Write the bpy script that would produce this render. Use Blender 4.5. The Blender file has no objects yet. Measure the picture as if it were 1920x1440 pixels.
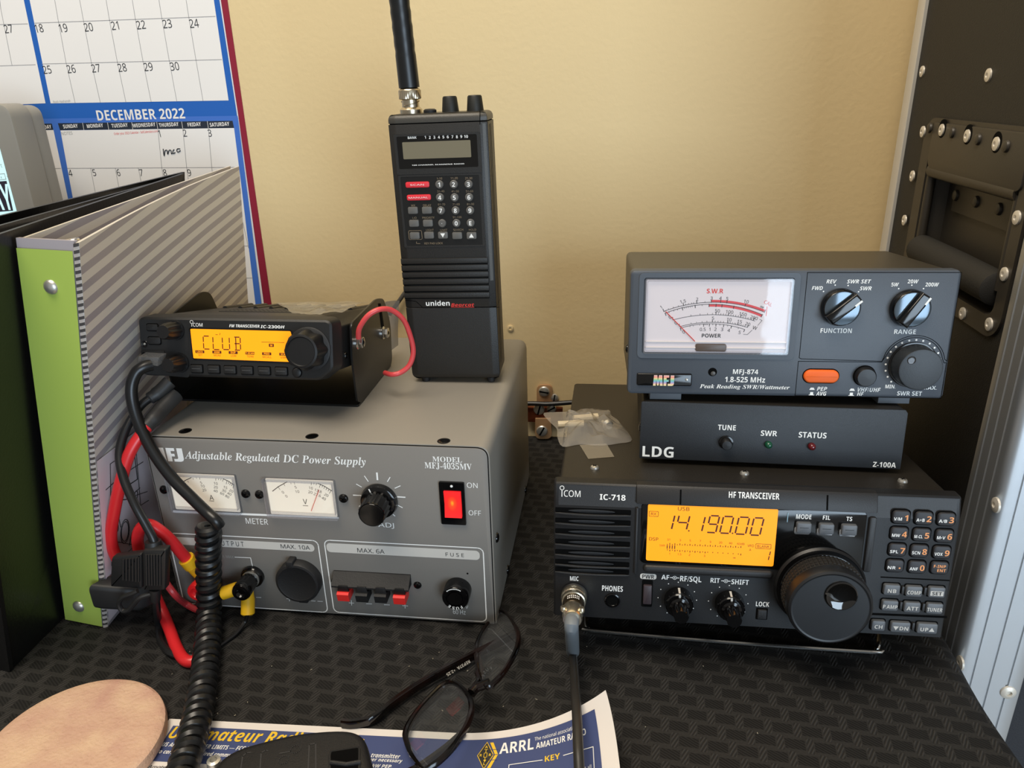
import bpy, bmesh, math, random
from mathutils import Vector, Matrix, noise
random.seed(7)
SC = bpy.context.scene
COL = SC.collection
# ------------------------------------------------------------------ camera (metres; lengths in the tables below are millimetres)
CAM_POS=(0,0,358.4)
CAM_R=(0.99209, 0.12279, -0.02605)
CAM_U=(-0.02136, 0.36972, 0.9289)
CAM_F=(-0.12369, 0.921, -0.36942)
FPX=1396.2
cam_data = bpy.data.cameras.new('camera')
cam_data.sensor_width = 36.0
cam_data.lens = 36.0 * FPX / 1920.0
cam_data.clip_start = 0.01
cam = bpy.data.objects.new('camera', cam_data)
COL.objects.link(cam)
_r, _u, _b = Vector(CAM_R), Vector(CAM_U), -Vector(CAM_F)
cam.matrix_world = Matrix(((_r.x, _u.x, _b.x, CAM_POS[0] / 1000), (_r.y, _u.y, _b.y, CAM_POS[1] / 1000),
                           (_r.z, _u.z, _b.z, CAM_POS[2] / 1000), (0, 0, 0, 1)))
SC.camera = cam
# ------------------------------------------------------------------ world, lamps, exposure
world = bpy.data.worlds.new('room_light')
SC.world = world
world.use_nodes = True
world.node_tree.nodes['Background'].inputs[0].default_value = (1.0, 0.94, 0.86, 1)
world.node_tree.nodes['Background'].inputs[1].default_value = 0.3
SC.view_settings.view_transform = 'Standard'
SC.view_settings.look = 'None'
SC.view_settings.gamma = 1.0
SC.view_settings.use_curve_mapping = False
SC.view_settings.exposure = 0.0


def area_lamp(name, loc, target, sx, sy, energy, color):
    d = bpy.data.lights.new(name, 'AREA')
    d.shape = 'RECTANGLE'
    d.size, d.size_y, d.energy, d.color = sx, sy, energy, color
    o = bpy.data.objects.new(name, d)
    COL.objects.link(o)
    o.location = loc
    o.rotation_euler = (Vector(target) - Vector(loc)).to_track_quat('-Z', 'Y').to_euler()
    return o


area_lamp('ceiling_lamp', (-0.35, 0.0, 1.62), (-0.1, 0.45, 0.0), 1.0, 0.7, 24.5, (1.0, 0.89, 0.74))
area_lamp('window_daylight', (1.62, -2.5, 0.30), (1.0, 0.5, 0.2), 1.6, 1.7, 74.0, (0.66, 0.83, 1.0))


# ------------------------------------------------------------------ materials
def lin(h):
    if isinstance(h, str):
        h = h.lstrip('#')
        h = [int(h[i:i + 2], 16) / 255 for i in (0, 2, 4)]
        return tuple(c / 12.92 if c <= 0.04045 else ((c + 0.055) / 1.055) ** 2.4 for c in h)
    return tuple(h)


def mat(name, color, rough=0.5, metal=0.0, bump=None, spec=0.5, emit=None, coat=0.0, mottle=None, sheen=0.0):
    """Principled material; bump = (scale per metre, strength, distance in m); mottle = (second colour, scale, contrast)."""
    m = bpy.data.materials.new(name)
    m.use_nodes = True
    nt = m.node_tree
    b = nt.nodes['Principled BSDF']
    c = lin(color)
    b.inputs['Base Color'].default_value = (*c, 1)
    b.inputs['Roughness'].default_value = rough
    b.inputs['Metallic'].default_value = metal
    b.inputs['Specular IOR Level'].default_value = spec
    b.inputs['Coat Weight'].default_value = coat
    b.inputs['Coat Roughness'].default_value = 0.05
    b.inputs['Sheen Weight'].default_value = sheen
    if emit:
        b.inputs['Emission Color'].default_value = (*lin(emit[0]), 1)
        b.inputs['Emission Strength'].default_value = emit[1]
    if bump or mottle:
        tc = nt.nodes.new('ShaderNodeTexCoord')
    if bump:
        n = nt.nodes.new('ShaderNodeTexNoise')
        n.inputs['Scale'].default_value = bump[0]
        n.inputs['Detail'].default_value = 3
        nt.links.new(tc.outputs['Object'], n.inputs['Vector'])
        bp = nt.nodes.new('ShaderNodeBump')
        bp.inputs['Strength'].default_value = bump[1]
        bp.inputs['Distance'].default_value = bump[2] if len(bump) > 2 else 0.0005
        nt.links.new(n.outputs['Fac'], bp.inputs['Height'])
        nt.links.new(bp.outputs['Normal'], b.inputs['Normal'])
    if mottle:
        n = nt.nodes.new('ShaderNodeTexNoise')
        n.inputs['Scale'].default_value = mottle[1]
        n.inputs['Detail'].default_value = 6
        nt.links.new(tc.outputs['Object'], n.inputs['Vector'])
        r = nt.nodes.new('ShaderNodeValToRGB')
        r.color_ramp.elements[0].position = 0.5 - mottle[2]
        r.color_ramp.elements[1].position = 0.5 + mottle[2]
        r.color_ramp.elements[0].color = (*c, 1)
        r.color_ramp.elements[1].color = (*lin(mottle[0]), 1)
        nt.links.new(n.outputs['Fac'], r.inputs['Fac'])
        nt.links.new(r.outputs['Color'], b.inputs['Base Color'])
    return m


def clear(name, tint=(1, 1, 1), ior=1.45, rough=0.02, haze=0.0, hazecol=(1, 1, 1), bump=None):
    """Thin clear plastic or glass: lets light straight through and mirrors by angle; haze adds a milky share."""
    m = bpy.data.materials.new(name)
    m.use_nodes = True
    nt = m.node_tree
    nt.nodes.remove(nt.nodes['Principled BSDF'])
    out = nt.nodes['Material Output']
    t = nt.nodes.new('ShaderNodeBsdfTransparent')
    t.inputs[0].default_value = (*tint, 1)
    g = nt.nodes.new('ShaderNodeBsdfGlossy')
    g.inputs['Roughness'].default_value = rough
    lw = nt.nodes.new('ShaderNodeLayerWeight')
    lw.inputs['Blend'].default_value = 0.5
    pw = nt.nodes.new('ShaderNodeMath')
    pw.operation = 'POWER'
    pw.inputs[1].default_value = 5.0
    f = nt.nodes.new('ShaderNodeMapRange')
    f.inputs[3].default_value = 1.2 * ((ior - 1) / (ior + 1)) ** 2
    nt.links.new(lw.outputs['Facing'], pw.inputs[0])
    nt.links.new(pw.outputs[0], f.inputs[0])
    base = t.outputs[0]
    if haze:
        d = nt.nodes.new('ShaderNodeBsdfDiffuse')
        d.inputs[0].default_value = (*hazecol, 1)
        mx = nt.nodes.new('ShaderNodeMixShader')
        mx.inputs[0].default_value = haze
        nt.links.new(base, mx.inputs[1])
        nt.links.new(d.outputs[0], mx.inputs[2])
        base = mx.outputs[0]
    mix = nt.nodes.new('ShaderNodeMixShader')
    nt.links.new(f.outputs[0], mix.inputs[0])
    nt.links.new(base, mix.inputs[1])
    nt.links.new(g.outputs[0], mix.inputs[2])
    nt.links.new(mix.outputs[0], out.inputs['Surface'])
    if bump:
        tc = nt.nodes.new('ShaderNodeTexCoord')
        n = nt.nodes.new('ShaderNodeTexNoise')
        n.inputs['Scale'].default_value = bump[0]
        nt.links.new(tc.outputs['Object'], n.inputs['Vector'])
        bp = nt.nodes.new('ShaderNodeBump')
        bp.inputs['Strength'].default_value = bump[1]
        bp.inputs['Distance'].default_value = 0.002
        nt.links.new(n.outputs['Fac'], bp.inputs['Height'])
        nt.links.new(bp.outputs[0], g.inputs['Normal'])
    return m


BLACK = mat('black_plastic', '#111112', 0.42)
BLACK_MATT = mat('matt_black_plastic', '#151516', 0.6, bump=(900, 0.25))
BLACK_GLOSS = mat('glossy_black_plastic', '#080809', 0.12)
BLACK_PAINT = mat('black_painted_metal', '#181817', 0.45, bump=(1500, 0.3))
VOID = mat('recess_shade', '#050505', 0.9, spec=0.1)  # near-black laid flat, standing in for shade inside slots, gaps and holes
WHITE_INK = mat('white_print', '#f2f2ee', 0.6)
GREY_INK = mat('grey_print', '#9c9a94', 0.6)
TAN_INK = mat('tan_print', '#8d7a60', 0.6)
DARK_INK = mat('dark_print', '#2a2a2c', 0.6)
RED_INK = mat('red_print', '#d8362f', 0.6)
ORANGE_INK = mat('orange_print', '#f2a266', 0.6)
CHROME = mat('chrome', '#d6d4cf', 0.18, 1.0)
NICKEL = mat('nickel', '#c9bda6', 0.28, 1.0)
STEEL = mat('steel', '#cbc9c2', 0.36, 0.8)
LCD_SEG = mat('lcd_segments', '#57200f', 0.5)
LCD_SEG2 = mat('lcd_faint_segments', '#8f4a10', 0.5)


# ------------------------------------------------------------------ text
def _table(base_up, base_lo, base_dg):
    d = {}
    for i in range(26):
        d[chr(65 + i)] = chr(base_up + i)
        d[chr(97 + i)] = chr(base_lo + i)
    if base_dg:
        for i in range(10):
            d[chr(48 + i)] = chr(base_dg + i)
    return d


STYLE = {'g': {}, 's': _table(0x1D5A0, 0x1D5BA, 0x1D7E2), 'b': _table(0x1D5D4, 0x1D5EE, 0x1D7EC), 'i': _table(0x1D63C, 0x1D656, 0x1D7EC),
         'o': _table(0x1D608, 0x1D622, 0x1D7E2), 'S': _table(0x1D400, 0x1D41A, 0x1D7CE), 'I': _table(0x1D468, 0x1D482, 0x1D7CE)}
_glyphs, _caps = {}, {}


def glyph(s, st):
    key = (s, st)
    if key not in _glyphs:
        c = bpy.data.curves.new('lettering', 'FONT')
        c.body = ''.join(STYLE[st].get(ch, ch) for ch in s)
        c.size = 1.0
        c.resolution_u = 3
        o = bpy.data.objects.new('lettering', c)
        me = bpy.data.meshes.new_from_object(o)
        vs = [(v.co.x, v.co.y) for v in me.vertices]
        fs = [tuple(p.vertices) for p in me.polygons]
        bpy.data.objects.remove(o)
        bpy.data.curves.remove(c)
        bpy.data.meshes.remove(me)
        xs = [v[0] for v in vs] or [0, 1]
        _glyphs[key] = (vs, fs, min(xs), max(xs))
    if st not in _caps:
        _caps[st] = 1.0
        vs = glyph('H', st)[0]
        _caps[st] = max(v[1] for v in vs)
    return _glyphs[key] + (_caps[st],)


# ------------------------------------------------------------------ mesh builder (millimetres)
def inset(poly, d):
    n = len(poly)
    area = sum(poly[i][0] * poly[(i + 1) % n][1] - poly[(i + 1) % n][0] * poly[i][1] for i in range(n))
    sg = 1 if area > 0 else -1
    out = []
    for i in range(n):
        p0, p1, p2 = poly[i - 1], poly[i], poly[(i + 1) % n]
        e1 = (p1[0] - p0[0], p1[1] - p0[1])
        e2 = (p2[0] - p1[0], p2[1] - p1[1])
        l1, l2 = math.hypot(*e1) or 1e-9, math.hypot(*e2) or 1e-9
        n1, n2 = (-e1[1] / l1 * sg, e1[0] / l1 * sg), (-e2[1] / l2 * sg, e2[0] / l2 * sg)
        m = (n1[0] + n2[0], n1[1] + n2[1])
        k = max(0.35, 1 + n1[0] * n2[0] + n1[1] * n2[1])
        out.append((p1[0] + m[0] * d / k, p1[1] + m[1] * d / k))
    return out


def rr(bl, tr, r=1.0, n=4):
    """Rounded rectangle, counter-clockwise, from its lower left and upper right corners."""
    x0, z0, x1, z1 = bl[0], bl[1], tr[0], tr[1]
    r = max(1e-4, min(r, (x1 - x0) / 2 - 1e-4, (z1 - z0) / 2 - 1e-4))
    out = []
    for cx, cz, a0 in ((x1 - r, z0 + r, -90), (x1 - r, z1 - r, 0), (x0 + r, z1 - r, 90), (x0 + r, z0 + r, 180)):
        for k in range(n + 1):
            a = math.radians(a0 + 90 * k / n)
            out.append((cx + r * math.cos(a), cz + r * math.sin(a)))
    return out


def rc(c, w, h, r=1.0, n=4):
    return rr((c[0] - w / 2, c[1] - h / 2), (c[0] + w / 2, c[1] + h / 2), r, n)


def circ(c, r, n=24, a0=0.0, a1=360.0):
    full = abs(a1 - a0) >= 360
    m = n if full else n + 1
    return [(c[0] + r * math.cos(math.radians(a0 + (a1 - a0) * k / n)), c[1] + r * math.sin(math.radians(a0 + (a1 - a0) * k / n))) for k in range(m)]


def rpoly(pts, r, n=4):
    """Polygon with rounded corners; r one radius or one for each corner."""
    out = []
    m = len(pts)
    for i in range(m):
        p0, p1, p2 = Vector(pts[i - 1]), Vector(pts[i]), Vector(pts[(i + 1) % m])
        ri = r[i] if isinstance(r, (list, tuple)) else r
        d0, d2 = (p0 - p1), (p2 - p1)
        ri = min(ri, d0.length * 0.48, d2.length * 0.48)
        a, b = p1 + d0.normalized() * ri, p1 + d2.normalized() * ri
        if ri < 1e-3:
            out.append(tuple(p1))
            continue
        for k in range(n + 1):
            t = k / n
            out.append(tuple(a * (1 - t) ** 2 + p1 * 2 * t * (1 - t) + b * t * t))
    return out


def spline(pts, n=8, closed=False):
    P = [Vector(p) for p in pts]
    out = []
    m = len(P)
    for i in range(m if closed else m - 1):
        if closed:
            p0, p1, p2, p3 = P[i - 1], P[i], P[(i + 1) % m], P[(i + 2) % m]
        else:
            p0, p1, p2, p3 = P[max(i - 1, 0)], P[i], P[i + 1], P[min(i + 2, m - 1)]
        for k in range(n):
            t = k / n
            out.append(0.5 * ((2 * p1) + (p2 - p0) * t + (2 * p0 - 5 * p1 + 4 * p2 - p3) * t * t + (3 * p1 - p0 - 3 * p2 + p3) * t ** 3))
    if not closed:
        out.append(P[-1])
    return out


def arc3(p, q, r):
    """Centre and radius of the circle through three points."""
    ax, ay, bx, by, cx, cy = *p, *q, *r
    d = 2 * (ax * (by - cy) + bx * (cy - ay) + cx * (ay - by))
    ux = ((ax * ax + ay * ay) * (by - cy) + (bx * bx + by * by) * (cy - ay) + (cx * cx + cy * cy) * (ay - by)) / d
    uy = ((ax * ax + ay * ay) * (cx - bx) + (bx * bx + by * by) * (ax - cx) + (cx * cx + cy * cy) * (bx - ax)) / d
    return (ux, uy), math.hypot(ax - ux, ay - uy)


AX = {'y': lambda a, b, t: (a, t, b), 'z': lambda a, b, t: (a, b, t), 'x': lambda a, b, t: (t, a, b)}


class MB:
    def __init__(self):
        self.v, self.f, self.m, self.mats = [], [], [], []

    def mi(self, m):
        if m not in self.mats:
            self.mats.append(m)
        return self.mats.index(m)

    def add(self, vs, fs, m):
        o = len(self.v)
        k = self.mi(m)
        self.v += [tuple(p) for p in vs]
        self.f += [tuple(i + o for i in f) for f in fs]
        self.m += [k] * len(fs)
        return self

    def loft(self, rings, m, caps=(True, True), closed=True):
        n = len(rings[0])
        vs = [p for r in rings for p in r]
        fs = []
        for i in range(len(rings) - 1):
            for j in range(n if closed else n - 1):
                a, b = i * n + j, i * n + (j + 1) % n
                fs.append((a, b, b + n, a + n))
        if caps[0]:
            fs.append(tuple(range(n)))
        if caps[1]:
            fs.append(tuple(range((len(rings) - 1) * n, len(rings) * n)))
        return self.add(vs, fs, m)

    def prism(self, poly, t0, t1, m, b0=0.0, b1=0.0, ax='y', steps=2):
        F = AX[ax]
        rings = []
        if b0:
            for k in range(steps):
                a = math.pi / 2 * k / steps
                rings.append([F(p[0], p[1], t0 + b0 * (1 - math.cos(a))) for p in inset(poly, b0 * (1 - math.sin(a)))])
        rings.append([F(p[0], p[1], t0 + b0) for p in poly])
        rings.append([F(p[0], p[1], t1 - b1) for p in poly])
        if b1:
            for k in range(steps - 1, -1, -1):
                a = math.pi / 2 * k / steps
                rings.append([F(p[0], p[1], t1 - b1 * (1 - math.cos(a))) for p in inset(poly, b1 * (1 - math.sin(a)))])
        return self.loft(rings, m)

    def box(self, p0, p1, m, bev=0.0):
        return self.prism([(p0[0], p0[2]), (p1[0], p0[2]), (p1[0], p1[2]), (p0[0], p1[2])], p0[1], p1[1], m, bev, bev)

    def ring(self, outer, inner, t0, t1, m, ax='y'):
        """A frame: outer and inner outlines with the same number of points."""
        F = AX[ax]
        R = [[F(*p, t1) for p in outer], [F(*p, t0) for p in outer], [F(*p, t0) for p in inner], [F(*p, t1) for p in inner], [F(*p, t1) for p in outer]]
        return self.loft(R, m, (False, False))

    def lathe(self, c, prof, m, n=28, ax='y', flute=None):
        """prof: (radius, position along the axis); flute = (count, depth, first ring, last ring)."""
        F = AX[ax]
        rings = []
        for i, (r, t) in enumerate(prof):
            ring = []
            for k in range(n):
                a = 2 * math.pi * k / n
                q = r
                if flute and flute[2] <= i <= flute[3]:
                    q = r - flute[1] * (0.5 - 0.5 * math.cos(a * flute[0]))
                ring.append(F(c[0] + q * math.cos(a), c[1] + q * math.sin(a), t))
            rings.append(ring)
        return self.loft(rings, m)

    def tube(self, path, r, m, n=10, closed=False, caps=True):
        P = [Vector(p) for p in path]
        k = len(P)
        rad = r if isinstance(r, (list, tuple)) else [r] * k
        rings, up = [], None
        for i in range(k):
            if closed:
                t = (P[(i + 1) % k] - P[i - 1]).normalized()
            else:
                t = (P[min(i + 1, k - 1)] - P[max(i - 1, 0)]).normalized()
            if up is None:
                up = t.orthogonal().normalized()
            up = (up - t * up.dot(t)).normalized()
            s = t.cross(up)
            rings.append([tuple(P[i] + (up * math.cos(2 * math.pi * j / n) + s * math.sin(2 * math.pi * j / n)) * rad[i]) for j in range(n)])
        if closed:
            rings.append(rings[0])
        return self.loft(rings, m, (caps and not closed, caps and not closed))

    def strip(self, path, w, m, fn=None, d=0.12):
        """A flat printed line of width w along 2D points on the panel."""
        fn = fn or (lambda a, b: (a, -d, b))
        for (a, b) in zip(path[:-1], path[1:]):
            dx, dz = b[0] - a[0], b[1] - a[1]
            L = math.hypot(dx, dz) or 1e-9
            nx, nz = -dz / L * w / 2, dx / L * w / 2
            ex, ez = dx / L * w * 0.3, dz / L * w * 0.3
            self.add([fn(a[0] + nx - ex, a[1] + nz - ez), fn(a[0] - nx - ex, a[1] - nz - ez), fn(b[0] - nx + ex, b[1] - nz + ez), fn(b[0] + nx + ex, b[1] + nz + ez)], [(0, 1, 2, 3)], m)
        return self

    def flat(self, poly, m, fn=None, d=0.1):
        fn = fn or (lambda a, b: (a, -d, b))
        return self.add([fn(*p) for p in poly], [tuple(range(len(poly)))], m)

    def text(self, s, st, bl, tr, m, fn=None, d=0.12, shear=0.0):
        """Lettering between its lower left and upper right (cap height) points on the panel."""
        fn = fn or (lambda a, b: (a, -d, b))
        vs, fs, x0, x1, cap = glyph(s, st)
        sx, sz = (tr[0] - bl[0]) / (x1 - x0), (tr[1] - bl[1]) / cap
        return self.add([fn(bl[0] + (x - x0) * sx + shear * y * sz, bl[1] + y * sz) for x, y in vs], fs, m)

    def label(self, s, st, c, h, m, fn=None, d=0.12, wide=1.0, ang=0.0):
        """Lettering centred on a point, h = cap height; ang turns it on the panel."""
        fn = fn or (lambda a, b: (a, -d, b))
        vs, fs, x0, x1, cap = glyph(s, st)
        k = h / cap
        ca, sa = math.cos(math.radians(ang)), math.sin(math.radians(ang))
        out = []
        for x, y in vs:
            u, v = (x - (x0 + x1) / 2) * k * wide, (y - cap / 2) * k
            out.append(fn(c[0] + u * ca - v * sa, c[1] + u * sa + v * ca))
        return self.add(out, fs, m)

    def screw(self, c, r, t, m, ax='y', sgn=-1, h=None, slot=None, dark=None):
        """Domed screw head on a surface at t, rising towards sgn; slot angle in degrees or 'x' for a cross recess."""
        h = h or r * 0.5
        self.lathe(c, [(r, t), (r, t + sgn * h * 0.25), (r * 0.85, t + sgn * h * 0.7), (r * 0.5, t + sgn * h * 0.95), (r * 0.15, t + sgn * h)], m, 16, ax)
        if slot is not None:
            F = AX[ax]
            for a in ((45, 135) if slot == 'x' else (slot,)):
                ca, sa = math.cos(math.radians(a)), math.sin(math.radians(a))
                L, w = r * (0.5 if slot == 'x' else 0.85), r * 0.14
                q = [(c[0] + ca * i * L - sa * j * w, c[1] + sa * i * L + ca * j * w) for i, j in ((-1, -1), (1, -1), (1, 1), (-1, 1))]
                self.prism(q, t + sgn * h * 1.03, t + sgn * h * 0.6, dark or VOID, ax=ax)
        return self

    def build(self, name, parent=None, world=False, label=None, sharp=35):
        me = bpy.data.meshes.new(name)
        vs = [Vector(p) for p in self.v]
        if world and parent is not None:
            r = parent
            while r.parent:
                r = r.parent
            inv = ROOTS[r.name].inverted()
            vs = [inv @ (p * 0.001) for p in vs]
        else:
            vs = [p * 0.001 for p in vs]
        me.from_pydata([tuple(p) for p in vs], [], self.f)
        for mm in self.mats:
            me.materials.append(mm)
        me.polygons.foreach_set('material_index', self.m)
        bm = bmesh.new()
        bm.from_mesh(me)
        bmesh.ops.recalc_face_normals(bm, faces=bm.faces)
        bm.to_mesh(me)
        bm.free()
        me.polygons.foreach_set('use_smooth', [True] * len(me.polygons))
        me.set_sharp_from_angle(angle=math.radians(sharp))
        me.update()
        o = bpy.data.objects.new(name, me)
        COL.objects.link(o)
        if parent is not None:
            o.parent = parent
        if label:
            o['label'] = label
        return o


ROOTS = {}


def thing(name, label, cat, loc=(0, 0, 0), yaw=0.0, tilt=0.0, roll=0.0, group=None):
    """An Empty at the thing's place that parents its parts."""
    o = bpy.data.objects.new(name, None)
    o.empty_display_size = 0.02
    COL.objects.link(o)
    M = Matrix.Translation(Vector(loc) * 0.001) @ Matrix.Rotation(yaw, 4, 'Z') @ Matrix.Rotation(tilt, 4, 'X') @ Matrix.Rotation(roll, 4, 'Y')
    o.matrix_world = M
    ROOTS[o.name] = M
    return tag(o, label, cat, group)


def tag(o, label, cat, group=None):
    o['label'] = label
    o['category'] = cat
    if group:
        o['group'] = group
    return o


def structure(o):
    o['kind'] = 'structure'
    return o


SEG7 = {'0': 'abcdef', '1': 'bc', '2': 'abged', '3': 'abgcd', '4': 'fgbc', '5': 'afgcd', '6': 'afgedc', '7': 'abc', '8': 'abcdefg', '9': 'abcdfg', 'C': 'adef', 'L': 'def', 'U': 'bcdef', 'B': 'abcdgm'}


def seg7(mb, ch, bl, tr, w, slant, m, d=0.12):
    """A seven-segment character; slant = sideways shift over its height in mm."""
    h = tr[1] - bl[1]
    W = tr[0] - bl[0] - slant
    P = lambda u, v: (bl[0] + u * W + slant * v, bl[1] + v * h)
    g = 0.07
    S = {'a': ((g * 2, 1), (1 - g * 2, 1)), 'b': ((1, 1 - g), (1, .5 + g)), 'c': ((1, .5 - g), (1, g)), 'd': ((g * 2, 0), (1 - g * 2, 0)),
         'e': ((0, .5 - g), (0, g)), 'f': ((0, 1 - g), (0, .5 + g)), 'g': ((g * 2, .5), (1 - g * 2, .5)), 'm': ((0.3, .93), (0.3, .07))}
    for s in SEG7[ch]:
        a, b = S[s]
        mb.strip([P(*a), P(*b)], w, m, d=d)


def outline(poly):
    return list(poly) + [poly[0]]


# ================================================================== the setting
WALL_Y = 742.0
WALL = mat('painted_wall', '#dac394', 0.62, bump=(210, 0.22, 0.0010))
b = MB()
b.box((-1500, WALL_Y, -740), (1500, WALL_Y + 90, 1500), WALL)
b.lathe((-99.68,124.1), [(3.4, 742.2), (3.2, 740.4), (1.6, 740.0), (1.2, 740.8)], WALL, 14)
structure(b.build('wall_back'))
b = MB()
b.box((-1500, -2600, -760), (1500, WALL_Y, -740), mat('pale_bounce_floor', '#b9b6b0', 0.35))  # floor out of view, toned pale to reflect light into the case's edge strip
structure(b.build('floor'))

# ------------------------------------------------------------------ table and its cloth
TOPW = mat('table_laminate', '#6b5a48', 0.5)
LEGM = mat('table_leg_metal', '#3b3b3b', 0.4, 0.6)
tb = thing('table', 'folding table hidden beneath the black woven cloth', 'table', (-250, 400, -740))
b = MB(); b.box((-700, 40, -30), (234, 738, -4), TOPW, 2); b.build('tabletop', tb, True)
for x, y in ((-660, 90), (195, 90), (-660, 690), (195, 690)):
    b = MB(); b.lathe((x, y), [(14, -740), (14, -30)], LEGM, 16, 'z'); b.build('leg', tb, True)

CLOTH = bpy.data.materials.new('woven_black_cloth')
CLOTH.use_nodes = True
nt = CLOTH.node_tree
pb = nt.nodes['Principled BSDF']
pb.inputs['Roughness'].default_value = 0.78
pb.inputs['Specular IOR Level'].default_value = 0.3
tc = nt.nodes.new('ShaderNodeTexCoord')
def mth(op, a, b=None, c=None):
    n = nt.nodes.new('ShaderNodeMath')
    n.operation = op
    for k, v in enumerate((a, b, c)):
        if v is None:
            continue
        if isinstance(v, (int, float)):
            n.inputs[k].default_value = v
        else:
            nt.links.new(v, n.inputs[k])
    return n.outputs[0]
mp = nt.nodes.new('ShaderNodeMapping')
mp.inputs['Rotation'].default_value = (0, 0, 0.10)
nt.links.new(tc.outputs['Object'], mp.inputs['Vector'])
sx = nt.nodes.new('ShaderNodeSeparateXYZ')
nt.links.new(mp.outputs[0], sx.inputs[0])
PER, ROW = 0.0165, 0.0108
row = mth('FLOOR', mth('DIVIDE', sx.outputs['Y'], ROW))
fy = mth('FRACT', mth('DIVIDE', sx.outputs['Y'], ROW))
fx = mth('FRACT', mth('ADD', mth('DIVIDE', sx.outputs['X'], PER), mth('MULTIPLY', row, 0.36)))
# woven bars lying across (dark) and standing between them (light)
across = mth('MULTIPLY', mth('LESS_THAN', fx, 0.68), mth('COMPARE', fy, 0.5, 0.33))
upright = mth('COMPARE', fx, 0.85, 0.12)
def ribs(ang, sc):
    m2 = nt.nodes.new('ShaderNodeMapping')
    m2.inputs['Rotation'].default_value = (0, 0, ang)
    nt.links.new(tc.outputs['Object'], m2.inputs['Vector'])
    w = nt.nodes.new('ShaderNodeTexWave')
    w.inputs['Scale'].default_value = sc
    w.inputs['Distortion'].default_value = 1.0
    w.inputs['Detail'].default_value = 1
    nt.links.new(m2.outputs[0], w.inputs['Vector'])
    return w.outputs['Fac']
r1, r2 = ribs(-0.95, 190), ribs(0.55, 170)
ng = nt.nodes.new('ShaderNodeTexNoise')
ng.inputs['Scale'].default_value = 900
nt.links.new(tc.outputs['Object'], ng.inputs['Vector'])
ground = mth('MULTIPLY_ADD', ng.outputs['Fac'], 0.014, 0.014)
v1 = mth('MULTIPLY_ADD', r1, 0.010, 0.004)
v2 = mth('MULTIPLY_ADD', r2, 0.026, 0.012)
lev = mth('ADD', mth('MULTIPLY', ground, mth('SUBTRACT', 1.0, mth('MAXIMUM', across, upright))), mth('ADD', mth('MULTIPLY', v1, across), mth('MULTIPLY', v2, upright)))
cb = nt.nodes.new('ShaderNodeCombineColor')
nt.links.new(lev, cb.inputs[0])
nt.links.new(mth('MULTIPLY', lev, 0.95), cb.inputs[1])
nt.links.new(mth('MULTIPLY', lev, 0.88), cb.inputs[2])
nt.links.new(cb.outputs[0], pb.inputs['Base Color'])
bp = nt.nodes.new('ShaderNodeBump')
bp.inputs['Strength'].default_value = 0.8
bp.inputs['Distance'].default_value = 0.0009
nt.links.new(mth('MULTIPLY', lev, 20.0), bp.inputs['Height'])
nt.links.new(bp.outputs[0], pb.inputs['Normal'])
# lies on the top and falls over the side next to the case
b = MB()
prof = [(-720, -0.0), (-200, -0.0), (200, -0.0), (226, -0.2), (233, -1.5), (237, -5), (238.5, -12), (239, -60), (238, -140), (240, -230)]
ys = [20 + 12 * k for k in range(61)]
rings = []
for y in ys:
    wv = 1.6 * math.sin(y * 0.045) + 1.1 * math.sin(y * 0.021 + 1)
    rings.append([(x + (wv if x > 210 else 0), min(y, 741), z) for x, z in prof])
b.loft(rings, CLOTH, (False, False), False)
und = [[(x, y, z - 3.0) if z > -3 else (x - 1.2, y, z - 2.0) for x, y, z in r] for r in rings]
b.loft(und, CLOTH, (False, False), False)
cl = b.build('tablecloth')
tag(cl, 'black woven cloth covering the table top under all the radios', 'tablecloth')
cr = MB()
LINT = mat('lint', '#b9b09a', 0.9)
for k in range(26):
    x, y = random.uniform(-300, 150), random.uniform(318, 412)
    a, s = random.uniform(0, 6.28), random.uniform(0.3, 0.9)
    cr.tube([(x, y, 0.3), (x + s * math.cos(a), y + s * math.sin(a), 0.4), (x + s * 1.5 * math.cos(a + 0.6), y + s * 1.5 * math.sin(a + 0.6), 0.3)], 0.16, LINT, 5)
o = cr.build('lint_specks')
tag(o, 'pale specks of lint scattered over the black cloth', 'lint')
o['kind'] = 'stuff'

# ------------------------------------------------------------------ flight case
CX = 245.0
ALU = mat('brushed_aluminium', '#c4c8cc', 0.42, 0.85, bump=(60, 0.05))
CASE_SKIN = mat('case_laminate', '#1c1b19', 0.6, bump=(1400, 0.5, 0.0006))
CASE_FRONT = mat('case_front_laminate', '#23252b', 0.7, bump=(900, 0.6, 0.0006))
RIVET = mat('rivet_steel', '#d9d3c7', 0.4, 0.35)
PLATE = mat('handle_plate', '#38342e', 0.42, 0.1, bump=(1600, 0.15))
case = thing('flight_case', 'tall black equipment case with aluminium edges standing against the wall', 'case', (450, 580, -740))
PO, PI = [(637.1,329.9), (503.2,323.3), (478.9,204.1), (633.8,193.3)], None
y1, y0 = (641.1,227.1)[0], (480.1,229.6)[0]
zt, zb = (639.8,329)[1], (493.9,200.6)[1]
oy0, oy1 = y0 + 12, y1 - 6
y1 += 9
oz0, oz1 = zb + 13, zt - 22
b = MB()
RCS = 17
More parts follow.
